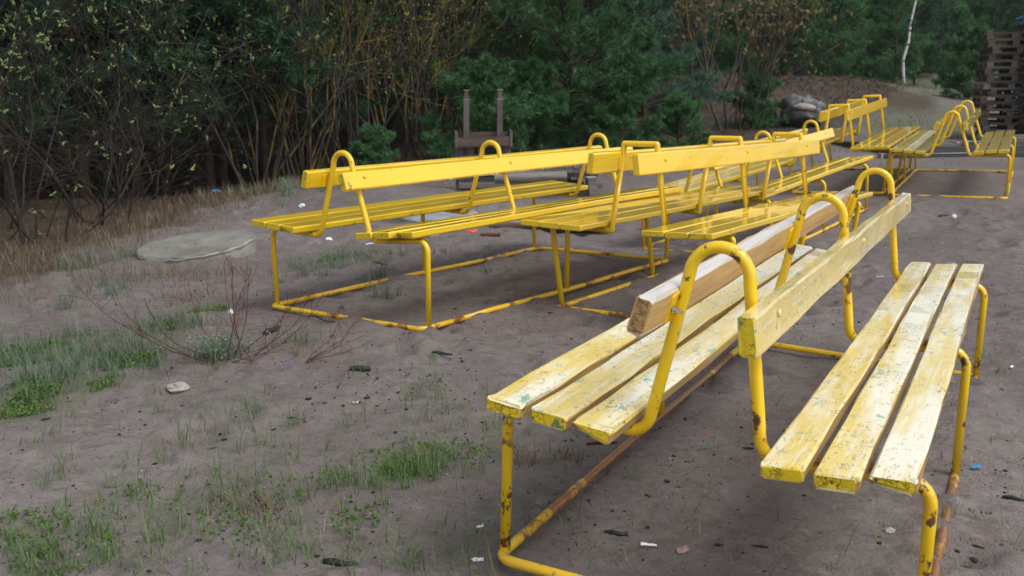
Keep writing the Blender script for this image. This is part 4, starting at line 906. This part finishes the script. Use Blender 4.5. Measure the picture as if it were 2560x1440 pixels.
gpatch([(450, 810, .16, 300, .10, .7, .003), (380, 830, .16, 200, .1, .7, .003), (200, 930, .25, 420, .11, .7, .003), (300, 905, .22, 380, .11, .7, .003), (90, 960, .25, 400, .11, .7, .003), (20, 900, .25, 300, .11, .7, .003), (120, 860, .25, 260, .11, .7, .003), (330, 870, .2, 200, .1, .7, .003), (800, 665, .24, 260, .12, .7, .0035), (760, 690, .2, 160, .12, .7, .0035),
        (880, 640, .25, 160, .11, .7, .0035), (940, 700, .1, 130, .13, .6, .0035), (960, 745, .09, 110, .13, .6, .0035), (950, 650, .2, 90, .1, .7, .0035), (300, 720, .3, 160, .11, .8, .0035), (200, 760, .3, 130, .1, .8, .0035), (740, 860, .1, 100, .1, .7, .003), (560, 1010, .2, 60, .1, .9, .003), (1290, 690, .2, 80, .06, .8, .004), (1180, 640, .2, 60, .07, .8, .004),
        (2050, 640, .2, 50, .06, .8, .004), (220, 670, .3, 180, .12, .8, .004), (320, 640, .3, 160, .12, .8, .004), (690, 480, .6, 260, .16, .7, .007), (760, 470, .6, 260, .16, .7, .007)], M_GGRASS, 'grey_green_grass', 'fine grey-green grass tufts on the sand at left')
# dry straw: along the wood edge and scattered on the sand
n = 90000; y = GRS.uniform(5.6, 17, n); tt = GRS.uniform(-.55, .34, n); x = tt * y; wd_ = wood(x, y); pr = np.exp(-((wd_ + .75) / 1.15) ** 2) * (.35 + .9 * (vn(x, y, .6, 31) + .5)) ; k = GRS.random(n) < pr; x, y = x[k], y[k]; n = len(x)
V1, F1 = blades(x, y, H(x, y) - .01, GRS.uniform(.05, .17, n), GRS.uniform(.002, .0045, n) * (y / 8), GRS.uniform(.5, 1.35, n), GRS.uniform(0, 6.28, n))
n = 800; px = GRS.uniform(0, 2560, n); py = GRS.uniform(690, 1440, n); Q = np.array([p2g(a, b) for a, b in zip(px, py)])
V2, F2 = blades(Q[:, 0], Q[:, 1], Q[:, 2] + .004, GRS.uniform(.03, .12, n), GRS.uniform(.0018, .0035, n), np.full(n, 1.32), GRS.uniform(0, 6.28, n), 3, .25)
V3, F3 = [], []
pp = []
for px, py, r, n, h in ((640, 1275, .10, 120, .07), (1700, 870, .0, 1, .02), (480, 745, .25, 130, .14), (300, 700, .3, 150, .14), (420, 690, .3, 150, .14), (1310, 1150, .06, 60, .06), (1420, 1145, .06, 70, .06), (1300, 1160, .05, 40, .07), (560, 690, .3, 120, .12), (740, 880, .1, 60, .08), (900, 880, .08, 40, .06), (990, 640, .2, 40, .1)):
    q = p2g(px, py); x = q[0] + GRS.normal(0, .5 * r + .005, n); y = q[1] + GRS.normal(0, .5 * r + .005, n); pp.append(blades(x, y, H(x, y) - .004, h * GRS.uniform(.4, 1.2, n), GRS.uniform(.002, .0035, n), GRS.uniform(.5, 1.3, n), GRS.uniform(0, 6.28, n)))
V, F = cat([(V1, F1), (V2, F2)] + pp); prop(obj('dry_straw', mesh('dry_straw', V, F, M_STRAW)), 'dry straw-coloured grass along the wood edge and scattered on sand', 'straw', kind='stuff')
# dead bracken and brown litter on the bank and under the thicket
n = 130000; y = GRS.uniform(8, 40, n); tt = GRS.uniform(-.55, .40, n); x = tt * y; wd_ = wood(x, y); bank = np.exp(-((x - 6) / 4.5) ** 2 - ((y - 25) / 4) ** 2)
k = GRS.random(n) < np.clip(sstep(-.3, .8, wd_) * (.25 + 1.0 * bank) * (.4 + 1.2 * (vn(x, y, 1.4, 33) + .5)), 0, 1); x, y = x[k], y[k]; n = len(x)
V, F = blades(x, y, H(x, y) - .01, GRS.uniform(.08, .30, n), GRS.uniform(.007, .016, n) * np.clip(y / 14, .6, 1.5), GRS.uniform(.8, 1.34, n), GRS.uniform(0, 6.28, n), 3, .5, RG, .45)
prop(obj('dead_bracken', mesh('dead_bracken', V, F, M_BRACK)), 'brown dead bracken and leaf litter on the bank and wood floor', 'bracken', kind='stuff')
# meadow strip beside the far path
n = 40000; y = GRS.uniform(13.8, 40, n); x = y * GRS.uniform(.26, .50, n); k = GRS.random(n) < .15 + .9 * (vn(x, y, 1.7, 21) + .12); k &= ~((y > 22) & (x / y > .40) & (x / y < .44)); x, y = x[k], y[k]; n = len(x)
V, F = blades(x, y, H(x, y) - .01, GRS.uniform(.03, .10, n), np.full(n, .010), GRS.uniform(.5, 1.2, n), GRS.uniform(0, 6.28, n)); prop(obj('meadow_grass', mesh('meadow_grass', V, F, M_GGRASS)), 'short thin grass beside the far sandy path', 'grass', kind='stuff')
# low leafy ground cover: rosettes
pts = []
for q, r, s in MOSSW:
    if q[1] > 9: continue
    m = int(1100 * r * r * 16 * s); a = GRS.uniform(0, 6.28, m); rr = r * .95 * np.sqrt(GRS.random(m)); x = q[0] + rr * np.cos(a); y = q[1] + rr * np.sin(a); kk = vn(x, y, .12, 41) + .35 * vn(x, y, .04, 42) > -.05; pts += [(a_, b_, c_ + .006) for a_, b_, c_ in zip(x[kk], y[kk], H(x[kk], y[kk]))]
for px, py, r, m in ((1150, 1130, .1, 50), (720, 1240, .1, 40), (900, 1300, .08, 40), (540, 1300, .1, 30), (330, 1240, .1, 30), (1070, 1140, .08, 50), (970, 1150, .1, 50), (620, 1330, .12, 40)):
    q = p2g(px, py); x = q[0] + GRS.normal(0, r * .6, m); y = q[1] + GRS.normal(0, r * .6, m); pts += [(a_, b_, c_ + .006) for a_, b_, c_ in zip(x, y, H(x, y))]
V, F = leafcards(pts, None, .013, 4, GRS, .007, .6); prop(obj('ground_cover', mesh('ground_cover', V, F, M_COVER)), 'low bright green leafy plants carpeting the sand at left', 'plants', kind='stuff')

# dead twiggy plant with silvery wormwood at its foot
q = p2g(585, 905); t = thing('dry_twig_bush', 'dead red-brown twig plant spreading over the sand at left', 'bush', tuple(q)); t.scale = (1, 1, .74); rg = np.random.default_rng(5); out = []; tips = []
for (dx, dy, dz, L) in ((-1, .15, .14, .80), (-.9, .3, .22, .66), (-.75, -.1, .25, .5), (-.5, .3, .5, .55), (-.25, .1, .7, .55), (.05, .1, 1, .55), (.2, .2, .8, .5), (.45, .1, .5, .5), (.9, -.1, .22, .45), (1, .2, .16, .5), (-.6, .5, .3, .6), (.5, .5, .4, .5)):
    d = np.array([dx, dy, dz]); P = [np.array([rg.normal(0, .03), rg.normal(0, .03), 0])]; d = d / np.linalg.norm(d); npt = 10; st_ = L / 9
    for i in range(9): d = d + rg.normal(0, .09, 3) + np.array([0, 0, .02 + .035 * i]); d /= np.linalg.norm(d); P.append(P[-1] + d * st_)
    P = np.array(P); out.append((P, np.linspace(.0030, .0009, 10), 1))
    for j in range(int(3 + L * 9)):
        f = rg.uniform(2.5, 9); i = min(int(f), 8); b0 = P[i] + (P[i + 1] - P[i]) * (f - i); nd = (P[i + 1] - P[i]) / st_ + rg.normal(0, .5, 3); nd[2] += .25; grow(b0, nd, rg.uniform(.04, .18), .0012, 2, 3, out, tips, rg, .3, .05, (0, 3), .5, 5, .6, .4)
obj('stems', wood_mesh('twig_stems', out, M_TWIGRED, (6, 5, 4, 3), .0008), t)
M_WORM = m_leaf('silvery_leaves', (.16, .22, .16), (.30, .37, .28), .7, .25)
q2 = p2g(545, 895); t = thing('wormwood_plant', 'silvery grey-green feathery wormwood tuft among the dead twigs', 'plant', tuple(q2)); n = 900; a = GRS.uniform(0, 6.28, n); rr = np.abs(GRS.normal(0, .05, n))
V, F = blades(rr * np.cos(a) * 1.3, rr * np.sin(a), np.zeros(n) - .005, GRS.uniform(.03, .11, n), GRS.uniform(.002, .0035, n), GRS.uniform(.2, 1.1, n), a + GRS.normal(0, .6, n)); obj('leaves', mesh('wormwood_leaves', V, F, M_WORM), t)
cp_ = np.column_stack([np.repeat(V[6::7][:300], 1, 0)]); V, F = leafcards(cp_, None, .012, 5, GRS, .008, .5); obj('tips', mesh('wormwood_tips', V, F, M_WORM), t)
for (px, py, n_, lab) in ((765, 905, 5, 'small red-brown creeping twig right of the wormwood'), (1870, 0, 0, '')):
    if not n_: continue
    q = p2g(px, py); out = []; tips = []
    for i in range(n_): az = rg.uniform(-.5, 1.2); grow(np.zeros(3), (math.cos(az), math.sin(az) * .6, .35), rg.uniform(.2, .34), .002, 1, 2, out, tips, rg, .5, .12, (2, 5), .4, 8, .5)
    t = thing('creeping_twig', lab, 'twig', tuple(q)); obj('stems', wood_mesh('twig_stems', out, M_TWIGRED, (5, 4, 3), .0008), t); obj('buds', mesh('buds', *leafcards([a_ for a_, b_ in tips], None, .008, 2, rg, .004), M_DRYLEAF), t)

# ------------------------------------------------------------------ small debris
M_COAL = m_flat('charcoal', (.018, .017, .018), .5, .5, 60, .2, bump=.5); M_STONE = m_flat('grey_stone', (.34, .32, .30), .7, .35, 20, .1, bump=.6); M_WHITE = m_flat('white_litter', (.75, .76, .80), .45, .08, 30); M_BLUE = m_flat('blue_plastic', (.03, .28, .62), .35, .1); M_PINK = m_flat('pink_stone', (.34, .22, .19), .7, .3, 25, bump=.4); M_RED = m_flat('red_plastic', (.70, .12, .05), .4, .15); M_TEAL = m_flat('teal_plastic', (.02, .20, .17), .4, .2)
def lump(seed, sx, sy, sz, nu=9, nv=7):
    rg = np.random.default_rng(seed); V = []
    for i in range(nv):
        th = math.pi * i / (nv - 1)
        for j in range(nu):
            a = 2 * math.pi * j / nu; k_ = 1 + rg.normal(0, .13); V.append((sx * k_ * math.sin(th) * math.cos(a), sy * k_ * math.sin(th) * math.sin(a), sz * k_ * math.cos(th)))
    F = np.array([(i * nu + j, (i + 1) * nu + j, (i + 1) * nu + (j + 1) % nu, i * nu + (j + 1) % nu) for i in range(nv - 1) for j in range(nu)]); return np.array(V), F
def small(name, label, cat_, px, py, me, rz=0, lift=.004, group=None, sc=1, rx=0):
    q = p2g(px, py); o = obj(name, me); o.location = (q[0], q[1], q[2] + lift); o.rotation_euler = (rx, 0, rz); o.scale = (sc,) * 3; return prop(o, label, cat_, group)
small('stone', 'pale grey flat stone on the bare sand at left', 'stone', 447, 978, mesh('stone', *lump(1, .045, .035, .024), M_STONE), .3, .012)
small('stone', 'small grey stone under the right seat of the peeling bench', 'stone', 2224, 1331, mesh('stone', *lump(2, .014, .012, .010), M_STONE), .2)
small('stone', 'flat pinkish stone on the sand under the peeling bench', 'stone', 1705, 1380, mesh('stone', *lump(3, .017, .013, .008), M_PINK), .6)
for k, (px, py, L, r, rz, lab) in enumerate(((900, 927, .085, .013, .0, 'short thick black charcoal stick in the middle of the sand'), (850, 1414, .085, .010, -.25, 'black charred stick near the bottom edge of the picture'), (680, 830, .12, .014, 1.25, 'dark charred stick lying right of the twig plant'), (1180, 858, .12, .004, -.6, 'thin bent dark stick on the sand before the peeling bench'), (1105, 885, .10, .006, -.5, 'thin dark stick near the middle charcoal patch'), (800, 470, .2, .018, .4, 'dark wet stick on the sandy bank behind the left bench'), (1225, 590, .16, .016, .25, 'brown stick on the sand behind the left bench seats'), (2365, 540, .14, .010, .3, 'black curved stick beside the white ball'), (1505, 1110, .1, .005, .1, 'small brown twig under the left seat of the peeling bench'), (1540, 1336, .06, .006, -.2, 'small dark bark strip under the peeling bench'), (2540, 1250, .07, .006, -.5, 'small black stick at the right picture edge'), (950, 660, .16, .006, -.9, 'thin red-brown twig leaning beside the left bench leg'))):
    V, F = tube([(-L / 2, 0, 0), (-L * .2, .004, .002), (L * .2, -.003, 0), (L / 2, .002, .001)], [r * .85, r, r * .95, r * .8], 8); V += np.random.default_rng(k).normal(0, r * .08, V.shape)
    small('charred_stick', lab, 'stick', px, py, mesh('charred_stick', V, F, M_COAL if 'brown' not in lab else M_TWIGRED, True), rz, r * .5)
def scrap(w, d, seed):
    rg = np.random.default_rng(seed); n = 4; xs = np.linspace(-w / 2, w / 2, n + 1); top = [(x, d / 2 * rg.uniform(.5, 1), .003 + rg.uniform(0, .006)) for x in xs]; bot = [(x, -d / 2 * rg.uniform(.5, 1), .002 + rg.uniform(0, .004)) for x in xs]
    V = np.array(top + bot); V2 = V - np.array([0, 0, .0012]); VV = np.concatenate([V, V2]); m = n + 1; F = []
    for i in range(n): F += [(i, m + i, m + i + 1, i + 1), (2 * m + i, 2 * m + i + 1, 3 * m + i + 1, 3 * m + i), (i, i + 1, 2 * m + i + 1, 2 * m + i), (m + i, 3 * m + i, 3 * m + i + 1, m + i + 1)]
    F += [(0, 2 * m, 3 * m, m), (n, m + n, 3 * m + n, 2 * m + n)]; return VV, np.array(F)
for k, (px, py, w, d, rz, m_, lab) in enumerate(((1186, 1409, .044, .010, -.05, M_WHITE, 'torn white paper strip near the bottom edge'), (1622, 1371, .04, .010, -.1, M_WHITE, 'white scrap on the sand under the peeling bench'), (2440, 1174, .032, .022, .3, M_BLUE, 'bright blue plastic scrap right of the peeling bench'), (577, 787, .03, .03, .8, M_WHITE, 'white crumpled scrap caught in the dead twigs'), (714, 916, .05, .006, -.4, M_BLUE, 'thin blue straw on the sand right of the wormwood'), (756, 516, .06, .05, .2, M_WHITE, 'white lump of litter behind the left bench seat'), (822, 602, .06, .05, .5, M_WHITE, 'crumpled white litter below the left bench hoop'), (1180, 581, .10, .05, .1, M_RED, 'red and white wrapper on the sand behind the left bench'), (1085, 588, .10, .04, .2, M_WHITE, 'clear crushed bottle below the left bench seat end'), (925, 613, .07, .02, .7, M_WHITE, 'pale plastic tube piece below the left bench end'), (540, 480, .13, .05, .3, M_BLUE, 'pale blue litter at the dark edge of the thicket'), (1757, 1126, .04, .008, .4, M_TEAL, 'teal plastic thread under the peeling bench'), (2200, 695, .04, .008, .1, M_WHITE, 'white splinter right of the peeling backrest'), (1200, 1325, .02, .006, .6, M_WHITE, 'tiny white crumb near the front bench leg'), (2530, 922, .03, .01, .9, M_WHITE, 'white chip on the sand at the right edge'), (890, 1012, .02, .012, .2, M_WHITE, 'tiny white crumb on the bare sand at left'))):
    me = mesh('litter', *(scrap(w, d, k) if d < .03 else lump(60 + k, w * .5, d * .5, .02)), m_); small('litter_scrap', lab, 'litter', px, py, me, rz, .006)
small('white_ball', 'small white ball lying on the sand at right', 'ball', 2385, 546, mesh('white_ball', *lump(77, .022, .022, .02, 12, 9), M_WHITE, True), 0, .014)
cv = [mesh('charcoal', *lump(100 + k, (.010, .016, .008, .020, .009, .012)[k], (.007, .005, .008, .0045, .006, .009)[k], (.005, .004, .006, .004, .003, .004)[k], 6, 4), M_COAL) for k in range(6)]
CL = [(2000, 640, 380, 230, 30), (1000, 930, 260, 110, 80), (950, 1010, 260, 60, 40), (800, 740, 140, 60, 14), (300, 740, 160, 50, 16), (1420, 640, 300, 60, 30), (1300, 780, 200, 60, 26), (2300, 850, 250, 240, 26), (1700, 1250, 330, 160, 40), (350, 1100, 340, 150, 20), (2450, 1330, 100, 100, 6)]
k = 0
for cx, cy, sx, sy, m in CL:
    for i in range(int(m * .85)):
        px, py = cx + GRS.normal(0, sx * .55), cy + GRS.normal(0, sy * .55)
        if not (0 < px < 2560 and 440 < py < 1435): continue
        where = 'on the open sand at left' if px < 700 else 'in the sooty patch in mid picture' if px < 1250 else 'on the sand under the yellow benches' if px < 1950 else 'on the sand at right'
        small('charcoal_piece', 'small black charcoal piece lying ' + where, 'charcoal', px, py, cv[k % 6], GRS.uniform(0, 6), .003, 'charcoal pieces ' + where, float(np.clip(GRS.lognormal(-.7, .5), .25, 1.5))); k += 1
# crumbs and pebbles too small to count
n = 26000; x = GRS.uniform(-2.6, 4, n); y = GRS.uniform(2.1, 8, n); k = np.abs(x) < .52 * y; k &= GRS.random(n) < np.clip(.25 + 1.5 * vn(x, y, .5, 51) + .8 * vn(x, y, .17, 52) + .25, .05, 1); x, y = x[k], y[k]; z = H(x, y); n = len(x)
bV, bF = lump(5, 1, .8, .6, 5, 4); sc = np.clip(GRS.lognormal(-6.1, .55, n), .001, .008); ra = GRS.uniform(0, 6.28, n); ca, sa = np.cos(ra)[:, None], np.sin(ra)[:, None]
VV = np.stack([x[:, None] + sc[:, None] * (bV[:, 0] * ca - bV[:, 1] * sa), y[:, None] + sc[:, None] * (bV[:, 0] * sa + bV[:, 1] * ca), z[:, None] + .001 + sc[:, None] * bV[:, 2]], 2)
sel = GRS.random(n) < .7
for nm, mask, m_, lab in (('charcoal_crumbs', sel, M_COAL, 'tiny black charcoal crumbs strewn over the sand'), ('pebbles', ~sel, m_flat('pebbles', (.20, .165, .145), .7, .8, island=True), 'tiny pale pebbles strewn over the sand')):
    Vm = VV[mask].reshape(-1, 3); Fm = (np.arange(mask.sum())[:, None, None] * len(bV) + bF[None]).reshape(-1, 4); prop(obj(nm, mesh(nm, Vm, Fm, m_)), lab, nm.split('_')[-1], kind='stuff')

# ------------------------------------------------------------------ damp air
bx0, bx1, by0, by1 = float(gx[0]) - 1, float(gx[-1]) + 1, float(gy[0]) - 1, float(gy[-1]) + 1; assert by0 < -1
V, F = box(bx0, bx1, by0, by1, float(GZ.min()) - 1, 17); hz = mesh('haze', V, F, []); hm = bpy.data.materials.new('damp_air'); hm.use_nodes = True; nt = hm.node_tree; nt.nodes.clear()
ho = nt.nodes.new('ShaderNodeOutputMaterial'); hv = nt.nodes.new('ShaderNodeVolumePrincipled'); hv.inputs['Color'].default_value = (.80, .88, .90, 1); hv.inputs['Density'].default_value = .0005; hv.inputs['Anisotropy'].default_value = .2
nt.links.new(hv.outputs[0], ho.inputs['Volume']); hz.materials.append(hm); prop(obj('haze', hz), 'thin damp rain haze hanging in the air', 'haze', kind='stuff')
